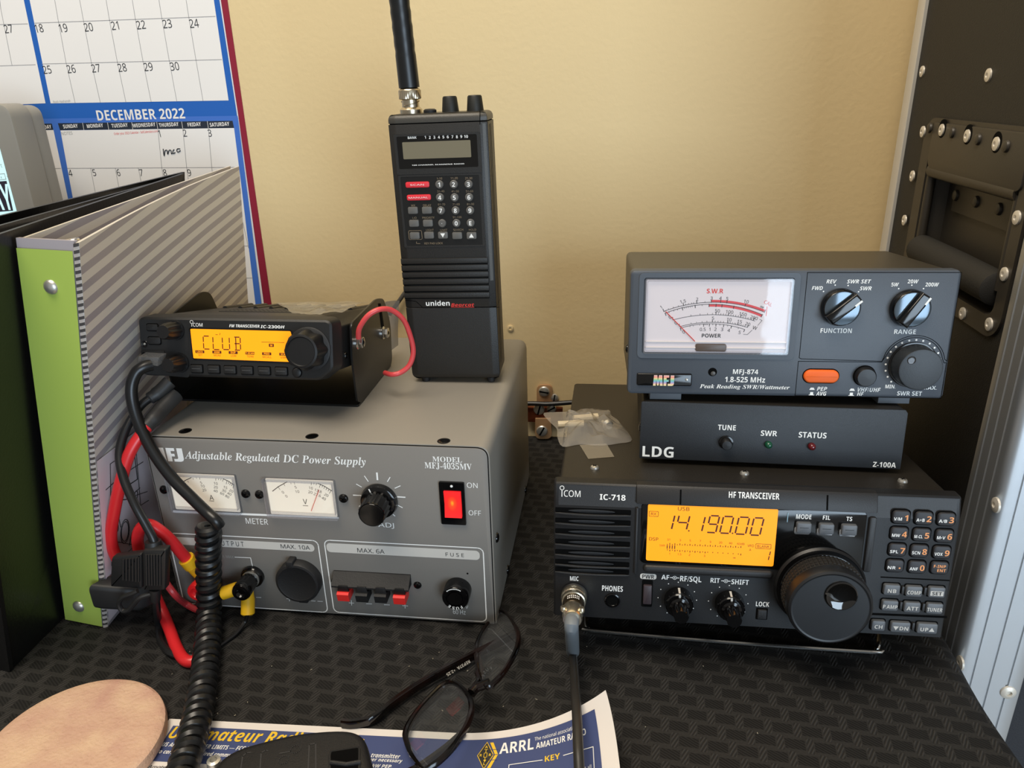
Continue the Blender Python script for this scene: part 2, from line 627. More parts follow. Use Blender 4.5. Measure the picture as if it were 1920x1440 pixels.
# side skin with an opening for the handle dish
outer = [(440, -740), (706, -740), (706, 560), (440, 560)]
def side_quads(mb, x, m):
    Y = [440, oy0, oy1, 706]; Z = [-740, oz0, oz1, 560]
    for i in range(3):
        for j in range(3):
            if i == 1 and j == 1:
                continue
            mb.add([(x, Y[i], Z[j]), (x, Y[i + 1], Z[j]), (x, Y[i + 1], Z[j + 1]), (x, Y[i], Z[j + 1])], [(0, 1, 2, 3)], m)
side_quads(b, CX + 1.2, CASE_SKIN)
b.add([(CX + 1.2, 440, 560), (700, 440, 560), (700, 706, 560), (CX + 1.2, 706, 560)], [(0, 1, 2, 3)], CASE_SKIN)
b.add([(CX + 1.2, 706, -740), (700, 706, -740), (700, 706, 560), (CX + 1.2, 706, 560)], [(0, 1, 2, 3)], CASE_SKIN)
b.add([(700, 440, -740), (700, 706, -740), (700, 706, 560), (700, 440, 560)], [(0, 1, 2, 3)], CASE_SKIN)
b.add([(CX + 1.2, 440, -740), (700, 440, -740), (700, 706, -740), (CX + 1.2, 706, -740)], [(0, 1, 2, 3)], CASE_SKIN)
b.build('side_panel', case, True)
b = MB(); b.box((CX + 2, 439, -740), (698, 441, 558), CASE_FRONT); b.build('front_panel', case, True)
# near edge extrusion: an angle with a rounded nose and three grooves on each leg
def angle(mb, ynear, sgn, m, leg_side, leg_front, grooves=3):
    """Cross-section in x, y walked from the end of the side leg round the nose to the end of the front leg."""
    pts = []
    def leg(n, L):
        seq = [(L, 0.0), (L, -2.4), (L - 1.0, -3.0)]
        for k in range(n):
            c = L - (k + 0.8) * L / (n + 0.6)
            seq += [(c + 1.0, -3.0), (c + 0.6, -2.0), (c - 0.6, -2.0), (c - 1.0, -3.0)]
        return seq
    s = leg(grooves, leg_side)
    for d, h in s:
        pts.append((CX + 3.0 + h - 1.8, ynear + sgn * d))
    nose = [(CX - 1.8 + 0.2, ynear + sgn * 3.0), (CX - 1.0, ynear + sgn * 0.6), (CX + 1.0, ynear - sgn * 1.2), (CX + 3.5, ynear - sgn * 1.9)]
    pts += nose
    f = leg(3, leg_front)
    for d, h in reversed(f):
        pts.append((CX + d, ynear + sgn * (h + 1.2)))
    pts += [(CX + leg_front, ynear + sgn * 1.4), (CX + 1.4, ynear + sgn * 1.4), (CX + 1.4, ynear + sgn * leg_side)]
    mb.prism(pts, -740, 560, m, ax='z')
b = MB(); angle(b, 438.0, 1, ALU, 36, 43); b.build('near_edge_strip', case, True, 'aluminium corner strip with grooves and rivets')
b = MB(); angle(b, 707.0, -1, mat('wall_lit_aluminium', '#d5d2cb', 0.5, 0.4), 17, 43, 0); b.build('far_edge_strip', case, True, 'aluminium corner strip beside the wall')  # same aluminium, lightened to carry the wall's reflection in its colour
for q in ((435.6,109.6), (431.9,-11.19)):
    b = MB(); b.lathe(q, [(5.0, CX - 1.6), (4.8, CX - 2.8), (2.6, CX - 3.6), (1.8, CX - 3.6), (1.6, CX - 2.2)], RIVET, 18, 'x'); b.build('rivet', case, True)
q = (280.2,-37.38)
b = MB(); b.lathe(q, [(5.2, 436.6), (5.0, 435.2), (3.0, 434.2), (2.0, 434.2), (1.7, 435.6)], RIVET, 18, 'y'); b.build('rivet', case, True)
def rivet(q, r=4.6, t=CX + 1.2, m=RIVET, nm='rivet', par=case):
    mb = MB(); mb.lathe(q, [(r, t), (r * 0.96, t - 1.0), (r * 0.6, t - 1.5), (r * 0.36, t - 1.5), (r * 0.3, t - 0.5), (0.1, t - 0.4)], m, 20, 'x'); return mb.build(nm, par, True)
for q in ((679.5,362), (564.6,358)):
    rivet(q, 4.3)
# recessed spring handle
hp = MB()
hp.ring(rr((y0, zb), (y1, zt), RCS, 8), rr((oy0, oz0), (oy1, oz1), 9, 8), CX - 0.6, CX + 1.6, PLATE, 'x')
plate = hp.build('handle_plate', case, True, 'black recessed handle plate')
b = MB()
dd = CX + 17
q = rr((oy0, oz0), (oy1, oz1), 9, 8)
q2 = inset(q, 5)
b.loft([[(CX + 0.5, *p) for p in q], [(dd, *p) for p in q2]], PLATE, (False, True))
b.build('dish', plate, True)
# hinge flap across the top with notches
b = MB()
fz = oz1 - 17
b.prism(rpoly([(oy0 - 3, fz + 4), (oy0 + 8, fz), (oy1 - 12, fz), (oy1 - 3, fz + 7), (oy1 - 3, zt - 3), (oy0 - 3, zt - 3)], 3), CX - 2.0, CX - 0.4, PLATE, 0.6, ax='x')
b.build('hinge_flap', plate, True)
b = MB()
b.tube([(CX + 3, oy0 + 3, fz + 1), (CX + 3, oy1 - 5, fz + 1)], 5.5, PLATE, 14)
b.build('hinge_barrel', plate, True)
gz0, gz1 = oz0 + 17, oz0 + 17
g = MB()
ga, gb = (CX + 3, oy1 - 6, gz0), (CX + 3, oy0 + 6, gz1)
g.tube([ga, (CX + 3, oy1 - 7.5, gz0), (CX + 3, (oy0 + oy1) / 2, gz0), (CX + 3, oy0 + 7.5, gz1), gb], [8.5, 11, 11.4, 11, 8.5], mat('grip_rubber', '#1e1d1b', 0.75, bump=(1500, 0.4)), 20)
handle = g.build('grip', case, True, 'dark rubber hand grip')
for yy in (oy1 - 4, oy0 + 4):
    b = MB(); b.tube([(CX + 3, yy, gz0), (CX + 3, yy, (gz0 + fz) / 2), (CX + 3, yy, fz)], 3.4, PLATE, 12); b.build('handle_arm', handle, True)
dz = fz - 14
b = MB()
b.box((CX + 13.5, oy0 + 8, dz - 13), (CX + 16.8, oy1 - 22, dz + 10), PLATE, 1.2)
b.build('dish_stiffener', plate, True)
for k in range(4):
    b = MB(); b.screw((oy0 + 14 + k * (oy1 - oy0 - 42) / 3, dz - 1), 4.2, CX + 13.5, PLATE, 'x', -1, 2.6); b.build('dome_rivet', plate, True)
for q in ((653,317.9), (659.1,283.4), (660.3,247.7), (487.6,277.8), (487.6,243.2), (529.9,205.5), (492.4,209.3)):
    rivet(q, 4.4, CX - 0.6, par=plate)
for q in ((614.7,321.2), (571.2,319.6), (528.6,317.4)):
    b = MB(); b.lathe((q[0], q[1] + 1), [(6.6, CX - 2.05), (6.6, CX - 1.2), (3, CX - 1.0)], VOID, 20, 'x'); b.build('rivet_notch', plate, True)
    rivet(q, 4.4, CX - 1.9, par=plate)
for q in ((636.6,321.5), (596,320.5), (554,318.6), (514.9,317)):
    b = MB(); b.screw(q, 3.9, CX - 2.0, PLATE, 'x', -1, 2.2); b.build('dome_rivet', plate, True)

# ------------------------------------------------------------------ calendar on the wall
PAPER = mat('calendar_paper', '#e9e6e2', 0.55)
BLUE = mat('calendar_blue', '#1d5fb4', 0.5)
BLUE2 = mat('calendar_light_blue', '#3f6fc4', 0.5)
NAVY = mat('calendar_navy', '#1f2836', 0.55)
MAROON = mat('maroon_card', '#8a1530', 0.55)
LINE = mat('calendar_line', '#8d8b8c', 0.6)
RULE = 0.42
cal = thing('wall_calendar', 'blue and white December wall calendar hanging behind the binders', 'calendar', (-480, WALL_Y - 2, 150))
cf = lambda dd: (lambda x, z: (x, WALL_Y - dd, z))
b = MB()
b.prism([(-496.5,621), (-357,612), (-359.6,152.1), (-358.7,67.69), (-586.7,62.91)], WALL_Y - 0.8, WALL_Y - 0.1, MAROON)
b.build('backing_card', cal, True, 'maroon card showing along the edge')
b = MB()
b.prism([(-690.6,633.3), (-360.3,611.9), (-364.1,441.8), (-364.2,339.4), (-367.6,152.3), (-369.6,54.96), (-931.9,42.03)], WALL_Y - 1.5, WALL_Y - 0.9, PAPER)
b.build('under_page', cal, True)
pg = MB()
pg.prism([(-689.7,632.9), (-363.6,611.8), (-365.2,441.8), (-365.2,340.9), (-370.1,152.6), (-373,42.26), (-936.5,28.14)], WALL_Y - 2.2, WALL_Y - 1.6, BLUE)
page = pg.build('page', cal, True)
f1, f2, f3 = cf(2.35), cf(2.5), cf(2.62)
pr = MB()
# november grid
pr.flat([(-544.5,608.1), (-367.3,597), (-370.3,441.9), (-371.2,354.2), (-560.9,356), (-557.1,449)], PAPER, f1)
pr.flat([(-695.5,617.5), (-557.8,608.9), (-563.2,449.2), (-566.5,356.2), (-803.4,353.2)], PAPER, f1)
for a, c in (((-557.5,429), (-371.4,428.2)), ((-560.2,392.5), (-371.6,390.9)), ((-617.7,429.3), (-565,428.6)), ((-629.6,392.1), (-567.3,392.1)),
             ((-589.6,442.8), (-592.8,392.5)), ((-585.3,468.3), (-589.6,442.8))):
    pr.strip([a, c], RULE, LINE, f2)
for pts in ([(-531,448), (-532.2,428.9), (-534,392.4), (-534,355.7)], [(-505.2,447), (-505.9,428.9), (-507.1,392.2), (-506.7,355.6)],
            [(-478.2,446), (-478.9,428.9), (-479.6,392.2), (-479.2,355.2)], [(-451.6,445), (-452.2,428.9), (-452.7,391.7), (-452.3,355)],
            [(-424.8,444), (-425.2,428.6), (-425.4,391.4), (-425.2,354.7)], [(-397.7,443), (-397.9,428.3), (-397.9,391), (-397.7,354.5)]):
    pr.strip(pts, RULE, LINE, f2)
for s, q in (('27', (-586.9,424.9)), ('18', (-554.2,424.3)), ('19', (-528.8,423.7)), ('20', (-502.2,423.5)), ('21', (-474.5,423.9)), ('22', (-447.7,423.6)), ('23', (-420.8,423.6)), ('24', (-393.7,423)),
             ('25', (-556.1,387.2)), ('26', (-530.1,387.1)), ('27', (-503.7,387)), ('28', (-475.8,386.8)), ('29', (-448.4,386.7)), ('30', (-421,386.4))):
    pr.label(s, 's', q, 7.2, DARK_INK, f2, wide=0.85, ang=3)
pr.label('Rosh Hashanah', 's', (-548.1,357.6), 2.2, GREY_INK, f2, wide=0.85, ang=2)
pr.text('DECEMBER 2022', 'b', (-513.6,338.6), (-419.2,348.2), PAPER, f2)
# december sheet, a little lighter in its margins
pr.flat([(-585.6,341.7), (-364.3,339.9), (-369.9,152.7), (-371.5,99.87), (-586.5,96.43)], BLUE2, cf(2.3))
pr.flat([(-558.2,337), (-370.4,335.4), (-370,328.6), (-557.7,330.2)], NAVY, f1)
pr.flat([(-592.9,337.2), (-565,336.8), (-564.9,330.7), (-593.6,330.8)], NAVY, f1)
pr.flat([(-557.2,330), (-370,328.6), (-371.7,274.7), (-376.6,152.7), (-379.6,68.17), (-561.4,64.36), (-561.7,257.6)], PAPER, f1)
pr.flat([(-612.9,330.6), (-564.8,330.6), (-567.2,257.7), (-571.4,64.14), (-680.4,61.86)], PAPER, f1)
for s, q in (('SUNDAY', (-545,333.9)), ('MONDAY', (-518,333.8)), ('TUESDAY', (-491.1,333.6)), ('WEDNESDAY', (-464.7,333.4)), ('THURSDAY', (-438.2,333.2)), ('FRIDAY', (-411.1,332.9)), ('SATURDAY', (-384.5,332.4)), ('SATURDAY', (-576.6,333.5))):
    pr.label(s, 'b', q, 3.6, PAPER, f2, wide=0.78, ang=2)
for a, c in (((-530.8,336.7), (-531.1,330)), ((-503.6,336.4), (-503.8,329.8)), ((-477.3,336.2), (-477.7,329.5)), ((-450.5,335.9), (-450.7,329.2)), ((-423.9,335.7), (-424,329.2)), ((-396.8,335.4), (-396.9,328.9))):
    pr.strip([a, c], RULE, PAPER, f2)
for pts in ([(-580.3,292.7), (-566.9,292.8)], [(-559.7,292.7), (-371.2,291.1)], [(-450.7,329.2), (-454.5,291.7), (-456.2,245.8)], [(-424,329.2), (-427.4,291.7), (-430.4,229)], [(-396.9,328.9), (-400.3,291.4), (-404.7,206.5)],
            [(-533.3,292.4), (-534.5,261.3), (-540,153.2)], [(-505.9,292.1), (-506.4,271.3), (-511.4,153.4)], [(-480.2,291.9), (-480.4,279.1), (-486.2,153.6)], [(-376.4,237), (-374.5,209.3)], [(-413.5,211), (-374.2,211.5)], [(-419.8,176.5), (-375,177.3)], [(-381.5,206.5), (-385.1,145.4)]):
    pr.strip(pts, RULE, LINE, f2)
for s, q in (('1', (-450.1,324.9)), ('2', (-422.7,324.8)), ('3', (-396.3,324.3)), ('4', (-557.4,287.9)), ('5', (-530.4,288)), ('6', (-503.4,287.6)), ('7', (-478.3,287.3)), ('8', (-452.1,286.9)), ('9', (-425.6,286.6))):
    pr.label(s, 's', q, 6.6, DARK_INK, f2, wide=0.85, ang=2)
pr.label('NOTES', 's', (-550.7,327.2), 3.0, GREY_INK, f2, wide=0.95, ang=2)
pr.label('Order your 2023 Calendar - SellCalendars.com', 's', (-475.2,326.5), 2.2, RED_INK, f2, wide=0.72, ang=2)
pr.build('printed_grid', page, True)
b = MB()
PEN = mat('marker_pen', '#15151a', 0.5)
for pts in ([(-448.9,310.3), (-449.3,303.3), (-447.4,308.2), (-445,308.7), (-445.1,304.9), (-443,308.5), (-440.9,308.7), (-441,305.3), (-440,306)],
            [(-437.1,309.4), (-438.9,308), (-439.1,305.6), (-436.6,306.6)],
            [(-430.7,310), (-433.4,310), (-434.7,308), (-433.4,306.9), (-430.6,308.3)]):
    p3 = spline([(x, 739.3, z) for x, z in pts], 5)
    b.tube(p3, 0.42, PEN, 6)
b.build('handwriting', page, True, 'letters handwritten in black pen')

# ------------------------------------------------------------------ copper ground bar at the back of the table
COPPER = mat('copper', '#8d4a2c', 0.38, 0.6, mottle=('#5b2c1b', 60, 0.2))
COPPER2 = mat('wall_toned_copper', '#c9a077', 0.4, 0.45)  # beige tone puts the reflected wall into the copper's colour
gb = thing('ground_bar', 'copper grounding bar with slotted steel screws behind the power supply', 'ground bar', (-75, 735, 15))
b = MB(); b.prism(rr((-85.88,20.2), (-44.52,37.22), 1), 733, 738, COPPER, 0.5); b.build('bar', gb, True)
b = MB()
tp = rpoly([(-72.68,31.02), (-56.49,31.48), (-55.45,62.15), (-72.62,61.75)], [0.5, 0.5, 7, 7], 6)
b.prism(tp, 738.5, 741.5, COPPER2, 0.4); b.build('wall_tab', gb, True)
b = MB()
b.prism(rpoly([(-74.28,1.86), (-55.65,2.5), (-56.95,26.69), (-73.72,26.19)], [7, 7, 0.5, 0.5], 6), 729, 732, COPPER2, 0.4); b.build('lug', gb, True)
for q, r, t, sl in (((-64.59,54.32), 6.0, 738.5, -10), ((-53.74,46.53), 4.8, 740.5, 80), ((-69.69,35.57), 6.2, 733, 75), ((-66.5,12.22), 6.2, 729, 62), ((-56.23,37.2), 5.2, 733, 30)):
    b = MB(); b.screw(q, r, t, STEEL, 'y', -1, 2.6, sl); b.build('screw', gb, True)
b = MB()
b.tube(spline([(-90.09,731,42.51), (-75.57,730,43.64), (-61.26,730,43.41), (-42.51,731,44.72), (-18.83,734,46.23)], 6), 2.6, BLACK, 10)
tag(b.build('ground_cable'), 'black cable running across the copper grounding bar', 'cable')
b = MB()
b.tube(spline([(-227.2,735,139.4), (-214.6,736,155.5), (-208.5,737,163.3), (-199.4,738,173.3), (-184.3,738,187.3)], 6), 2.2, mat('grey_cable', '#4a4843', 0.5), 10)
tag(b.build('wall_cable'), 'thin grey cable rising along the wall behind the handheld scanner', 'cable')
# ================================================================== bench power supply
PSGREY = mat('grey_power_supply_paint', '#8a857c', 0.42, bump=(2500, 0.22, 0.0003))
PSPANEL = mat('grey_panel_paint', '#807c76', 0.45, bump=(2500, 0.18, 0.0003))
DIAL = mat('brightened_dial_paper', '#efe6d6', 0.6, emit=('#ffeccb', 0.22))  # emission only brightens the dial; no lamp sits behind it
GLASS = clear('meter_window', ior=1.45)
CLEARP = clear('clear_meter_case', tint=(0.82, 0.83, 0.86), ior=1.5, rough=0.05, haze=0.12, hazecol=(0.6, 0.6, 0.62))
PSW, PSH, PSD = 241.9, 143.6, 220.3
ps = thing('power_supply', 'grey adjustable bench power supply with two meters and a lit red switch', 'power supply', (-315.1,427.3,0),-0.0044,0.0000,0.0000)
cover_poly = lambda k: rpoly([(k, 2 + k * 0), (PSW - k, 2), (PSW - k, PSH - k), (k, PSH - k)], [1, 1, 9 - k, 9 - k], 8)
b = MB()
b.prism(cover_poly(0), 0.2, PSD, PSGREY, 0.5, 1.0)
cover = b.build('cover', ps)
for q in ((27.54,7.98), (119.8,6.27), (210.7,5.67)):
    b = MB(); b.lathe(q, [(4.4, PSH + 0.1), (3.9, PSH - 0.2), (3.4, PSH - 1.0)], BLACK, 18, 'z'); b.lathe(q, [(3.6, PSH + 0.15), (2.6, PSH + 0.5), (0.3, PSH + 0.55)], BLACK_GLOSS, 18, 'z'); b.build('cover_screw', ps)
for q in ((14, 65.4), (185, 6.5), (59, 6.5)):
    b = MB(); b.screw(q, 3.6, PSW, BLACK_GLOSS, 'x', 1, 1.8); b.build('cover_screw', ps)
for x in (16, PSW - 16):
    for y in (16, PSD - 16):
        b = MB(); b.lathe((x, y), [(7, 0.2), (7.5, 2.2)], BLACK_MATT, 16, 'z'); b.build('foot', ps)
b = MB()
b.prism(cover_poly(0.9), -0.15, 0.3, VOID)
pp = [(x, max(z, 2.2)) for x, z in cover_poly(1.5)]
b.prism(pp, -0.5, 0.3, PSPANEL, 0.35)
D = 0.62
def t(s, st, bl, tr, m=WHITE_INK): b.text(s, st, bl, tr, m, d=D)
def mfj(mb, bl, tr, m, d):
    """Block letters M, F and J."""
    X = lambda u: bl[0] + u * (tr[0] - bl[0])
    Z = lambda v: bl[1] + v * (tr[1] - bl[1])
    for poly in ([(0, 0), (.13, 0), (.145, .55), (.19, .02), (.27, .02), (.315, .55), (.33, 0), (.465, 0), (.43, 1), (.27, 1), (.23, .5), (.19, 1), (.035, 1)],
                 [(.50, 0), (.64, 0), (.64, .38), (.74, .38), (.74, .58), (.64, .58), (.64, .78), (.76, .78), (.76, 1), (.50, 1)],
                 [(.70, .0), (.90, 0), (.97, .06), (1.0, .2), (1.0, 1), (.83, 1), (.83, .26), (.80, .2), (.70, .2)]):
        mb.flat([(X(u), Z(v)) for u, v in poly], m, d=d)
mfj(b, (3.71,124), (27.88,134.4), WHITE_INK, D)
t('Adjustable Regulated DC Power Supply', 'I', (28.67,126.7), (158.1,132.4))
t('MODEL', 'S', (203.8,131.5), (223.6,135.2)); t('MFJ-4035MV', 'S', (198.2,126.3), (229.8,130.8))
t('ON', 's', (225.9,112.9), (233.1,116.7)); t('OFF', 's', (226.1,91.83), (234.5,95.59)); t('ADJ', 's', (162,79.08), (173.2,82.68)); t('METER', 's', (65.07,76.37), (81.53,80.98))
b.flat([(10.86,82.74), (134.2,84.01), (134.4,85.39), (11.25,84.61)], WHITE_INK, d=D)
for poly, r in ((rr((3.17,3.08), (116.4,65.14), 4), 0), (rr((121.2,3.89), (234.8,66.05), 4), 0)):
    b.strip(outline(poly), 0.75, WHITE_INK, d=D)
PILL = mat('pale_grey_print', '#c9c6bf', 0.6)
b.flat(rr((5.03,55.66), (113.2,62.07), 3, 6), PILL, d=D); b.flat(rr((122.3,56.15), (232.2,63.74), 3, 6), PILL, d=D)
def t2(s, bl, tr): b.text(s, 's', bl, tr, mat_ink, d=D + 0.12)
mat_ink = DARK_INK
t2('O U T P U T', (38.79,56.98), (60.28,60.96)); t2('MAX. 10A', (88.1,57.31), (109.9,60.63)); t2('MAX. 6A', (144.8,57.31), (164.5,60.81)); t2('F U S E', (208.2,58.12), (221.1,60.97))
t('10A MAX', 's', (38.47,46.2), (50.62,48.57), GREY_INK)
b.strip([(51.44,47.38), (63.53,47.54), (63.83,40.65)], 0.5, WHITE_INK, d=D)
for q in (((62.2,12.73), (65.96,12.81)), ((104.8,12.72), (108,12.72)), ((109.7,12.69), (113.5,12.74)), ((146.7,13.19), (150.8,13.3)), ((160.1,13.33), (164.1,13.44)),
          ((133.6,13.03), (137.3,13.06)), ((135.6,15.21), (135.4,10.93)), ((173.7,13.49), (177.6,13.5)), ((175.6,15.55), (175.5,11.32)), ((85.93,13.25), (87.98,13.16)), ((87.98,13.16), (87.91,11.24))):
    b.strip(list(q), 0.45, WHITE_INK, d=D)
t('60 Hz', 's', (210.7,9.04), (219.8,13.01)); t('V', 's', (219.9,14.42), (222,17.13))
b.lathe((222.9,44.47), [(0.7, -0.55), (0.7, -0.62)], VOID, 10)
for a, c, w in (((165,121.3), (164.9,116.2), 1.2), ((156.1,118.6), (158.3,114.6), .6), ((149.8,112.1), (153.2,110), .6), ((146.7,103.4), (151.9,103.4), .9), ((149.9,94.82), (152.3,96.24), .6),
                ((173.8,118.4), (171.7,115), .6), ((180.3,112.2), (176.5,110.2), .6), ((177.8,103.6), (182.9,103.5), .9), ((177.7,96.85), (180.4,95.31), .6), ((173.4,89.57), (174.6,88.41), .6)):
    b.strip([a, c], w, WHITE_INK, d=D)
panel = b.build('front_panel', ps)
# adjusting knob
kc = (165,100.4)
b = MB()
b.lathe(kc, [(12.6, -0.5), (12.9, -1.5), (12.2, -4.5), (11.0, -5.2)], BLACK_GLOSS, 40)
b.lathe(kc, [(9.6, -4.5), (9.4, -18.6), (8.8, -19.5), (8.2, -19.3), (8.0, -19.6), (0.2, -19.6)], BLACK_GLOSS, 72, flute=(18, 0.5, 0, 1))
knob = b.build('adjusting_knob', ps)
b = MB(); b.strip([(kc[0] - 5.0, kc[1] + 10.8), (kc[0] - 3.6, kc[1] + 7.0)], 0.9, WHITE_INK, d=5.4); b.build('pointer_line', knob)
# lit rocker switch
s0, s1 = (207.2,84.74), (224.3,117.1)
b = MB(); b.ring(rr(s0, s1, 0.8), rr((s0[0] + 2.7, s0[1] + 5.6), (s1[0] - 2.2, s1[1] - 6.0), 0.6), -2.2, -0.4, BLACK_GLOSS)
b.prism(rr(s0, s1, .8), -0.9, -0.4, BLACK)
sw = b.build('switch_frame', ps)
r0, r1 = (s0[0] + 3.0, s0[1] + 6.2), (s1[0] - 2.5, s1[1] - 6.6)
LITRED = bpy.data.materials.new('lit_red_rocker')
LITRED.use_nodes = True
n_ = LITRED.node_tree.nodes; l_ = LITRED.node_tree.links
pb = n_['Principled BSDF']
pb.inputs['Base Color'].default_value = (0.75, 0.02, 0.02, 1); pb.inputs['Roughness'].default_value = 0.2
tcx = n_.new('ShaderNodeTexCoord'); mpx = n_.new('ShaderNodeMapping'); gr = n_.new('ShaderNodeTexGradient'); gr.gradient_type = 'SPHERICAL'
cxm = ((r0[0] + r1[0]) / 2 * .001 - .0005, -0.0022, ((r0[1] + r1[1]) / 2 + 0.5) * .001)
mpx.inputs['Location'].default_value = tuple(-c / s for c, s in zip(cxm, (.0068, .02, .0115)))
mpx.inputs['Scale'].default_value = (1 / .0068, 1 / .02, 1 / .0115)
rx = n_.new('ShaderNodeValToRGB')
rx.color_ramp.elements[0].color = (0.55, 0.01, 0.015, 1); rx.color_ramp.elements[1].color = (1.0, 0.55, 0.02, 1)
for p_, c_ in ((0.5, (0.8, 0.02, 0.012, 1)), (0.8, (1, 0.10, 0.01, 1))):
    e = rx.color_ramp.elements.new(p_); e.color = c_
l_.new(tcx.outputs['Object'], mpx.inputs[0]); l_.new(mpx.outputs[0], gr.inputs[0]); l_.new(gr.outputs['Fac'], rx.inputs[0]); l_.new(rx.outputs[0], pb.inputs['Emission Color'])
pb.inputs['Emission Strength'].default_value = 0.8
b = MB()
zm = (r0[1] + r1[1]) / 2
b.loft([[(x, -0.8, r1[1]), (x, -2.9, r1[1]), (x, -1.7, zm), (x, -3.6, r0[1]), (x, -0.8, r0[1])] for x in (r0[0], r1[0])], LITRED)
b.build('rocker', sw, label='lit red rocker')
b = MB(); b.lathe((215.8,114.4), [(0.95, -2.1), (0.9, -2.35), (0.1, -2.4)], WHITE_INK, 12); b.build('switch_dot', sw)
# the two panel meters
def ps_meter(bl, tr, nums, unit, upos, uline, arcs, ticks, needle):
    w, h = tr[0] - bl[0], tr[1] - bl[1]
    b = MB()
    b.prism(rr((bl[0] + 1.5, bl[1] + 1), (tr[0] - 1.5, tr[1] - 1), 0.8), -0.9, -0.4, DIAL)
    for pts in arcs: b.strip(pts, 0.5, DARK_INK, d=1.0)
    for a, c in ticks: b.strip([a, c], 0.28, DARK_INK, d=1.0)
    for s, q, ang in nums: b.label(s, 's', q, 2.0, DARK_INK, d=1.0, ang=ang)
    b.label(unit, 's', upos, 4.0, DARK_INK, d=1.0, wide=.9)
    b.strip(list(uline), 0.35, DARK_INK, d=1.0)
    dial = b.build('meter', ps, label='cream meter dial')
    b = MB()
    b.ring(rr(bl, tr, 1.2), rr((bl[0] + 2.0, bl[1] + 3.6), (tr[0] - 1.6, tr[1] - 1.8), 0.8), -4.4, -0.5, CLEARP)
    b.build('meter_case', dial)
    b = MB(); b.flat(rr((bl[0] + 1.6, bl[1] + 2.4), (tr[0] - 1.2, tr[1] - 1.4), .6), GLASS, d=3.6); b.build('meter_window', dial)
    if needle:
        b = MB(); b.tube([(needle[0][0], -1.9, needle[0][1]), (needle[1][0], -1.9, needle[1][1])], 0.22, RED_INK, 6); b.build('needle', dial)
ps_meter((12.31,84.79), (64.07,115.9), [('5', (37.28,108.3), 10), ('10', (37.95,105.6), 0), ('20', (38.53,102.5), 10), ('10', (48.08,108.2), -8), ('20', (47.53,105.2), -8), ('40', (46.9,102.2), -8), ('15', (54.69,105.3), -22), ('30', (53.24,102.7), -22), ('60', (51.42,100.3), -22), ('20', (58.57,102.8), -30), ('40', (56.76,100.4), -30), ('80', (54.79,98.12), -30)],
         'A', (42.82,96.69), ((40.72,94), (44.1,93.95)), [[(22.83,107.7), (26.48,110), (30.66,112)], [(54.33,112.1), (57.78,110.5), (61.4,107.8)]],
         [((31.82,111.9), (32.01,110.6)), ((34.46,112.2), (34.54,111.4)), ((36.98,112.3), (36.89,110.9)), ((49.02,112.5), (48.55,110.5)), ((51.04,112.3), (50.61,111.1)), ((52.78,112.2), (52.24,110.9)), ((54.29,111.8), (53.51,110.1)), ((56.83,110.7), (55.78,108.1)), ((58.26,109.9), (57.4,108.4)), ((59.29,109.1), (58.28,107.6)), ((60.33,108.3), (59.28,106.8)), ((61.37,107.5), (60.21,105.2)), ((27.51,109.2), (27.9,108.1))], None)
ps_meter((83.66,84.57), (135,114.9), [('5', (106.3,107.9), 12), ('10', (107,104.5), 5), ('10', (117.2,107.8), -8), ('20', (116.4,104.5), -8), ('13.8', (122.1,105.8), -20), ('27.6', (121.1,102.6), -20), ('20', (127.6,102.8), -30), ('40', (125.4,100), -30), ('0', (96.47,103.5), 30), ('0', (98.57,100.5), 30)],
         'V', (111.6,96.87), ((109.6,93.59), (113.2,93.56)), [[(89.04,104), (93.86,107.8), (100.6,111.8)], [(122.7,111.6), (127,109.7), (132,106.2)]],
         [((93.63,107.6), (94.68,105.5)), ((98.07,110.3), (98.6,108.6)), ((103.2,111.5), (103.4,110.3)), ((105.8,111.9), (105.9,110.2)), ((118.2,112.2), (117.7,110.1)), ((120.1,112.1), (119.7,110.8)), ((121.9,111.8), (121.2,110.3)), ((124.3,110.8), (123.4,108.5)), ((125.9,110.1), (125.2,108.8)), ((127.3,109.3), (126.4,107.8)), ((128.7,108.4), (127.8,106.9)), ((130.1,107.4), (129.2,105.9)), ((131.3,106.4), (129.9,104.1))], ((123.2,107), (115.5,90.03)))
for q in ((8.06,101.3), (68.85,100.9), (78.94,100.8), (139.5,100.6)):
    b = MB(); b.screw(q, 3.3, -0.45, BLACK_GLOSS, h=2.2, slot='x'); b.build('panel_screw', ps)
# binding posts
def post(c, m, ring):
    b = MB(); b.lathe(c, [(8.4, -0.4), (8.4, -3.4), (7.8, -4.2), (4, -4.3)], m, 32)
    o = b.build('binding_post', ps)
    b = MB(); b.lathe(c, [(6.2, -4.2), (6.5, -5.0), (6.5, -5.8), (5, -5.9)], ring, 28); b.build('washer', o)
    b = MB(); b.lathe(c, [(5.6, -5.8), (6.4, -7.5), (6.5, -14), (6.8, -16), (6.8, -20.2), (6.2, -21.4), (4.0, -21.6), (3.6, -20.6), (2.6, -19.5), (0.1, -19.5)], m, 48, flute=(16, 0.5, 1, 2)); b.build('clamp_cap', o)
post((63.29,32.25), BLACK_GLOSS, STEEL)
POSTRED = mat('red_binding_post', '#d81d22', 0.3)
post((29.23,29.97), POSTRED, STEEL)
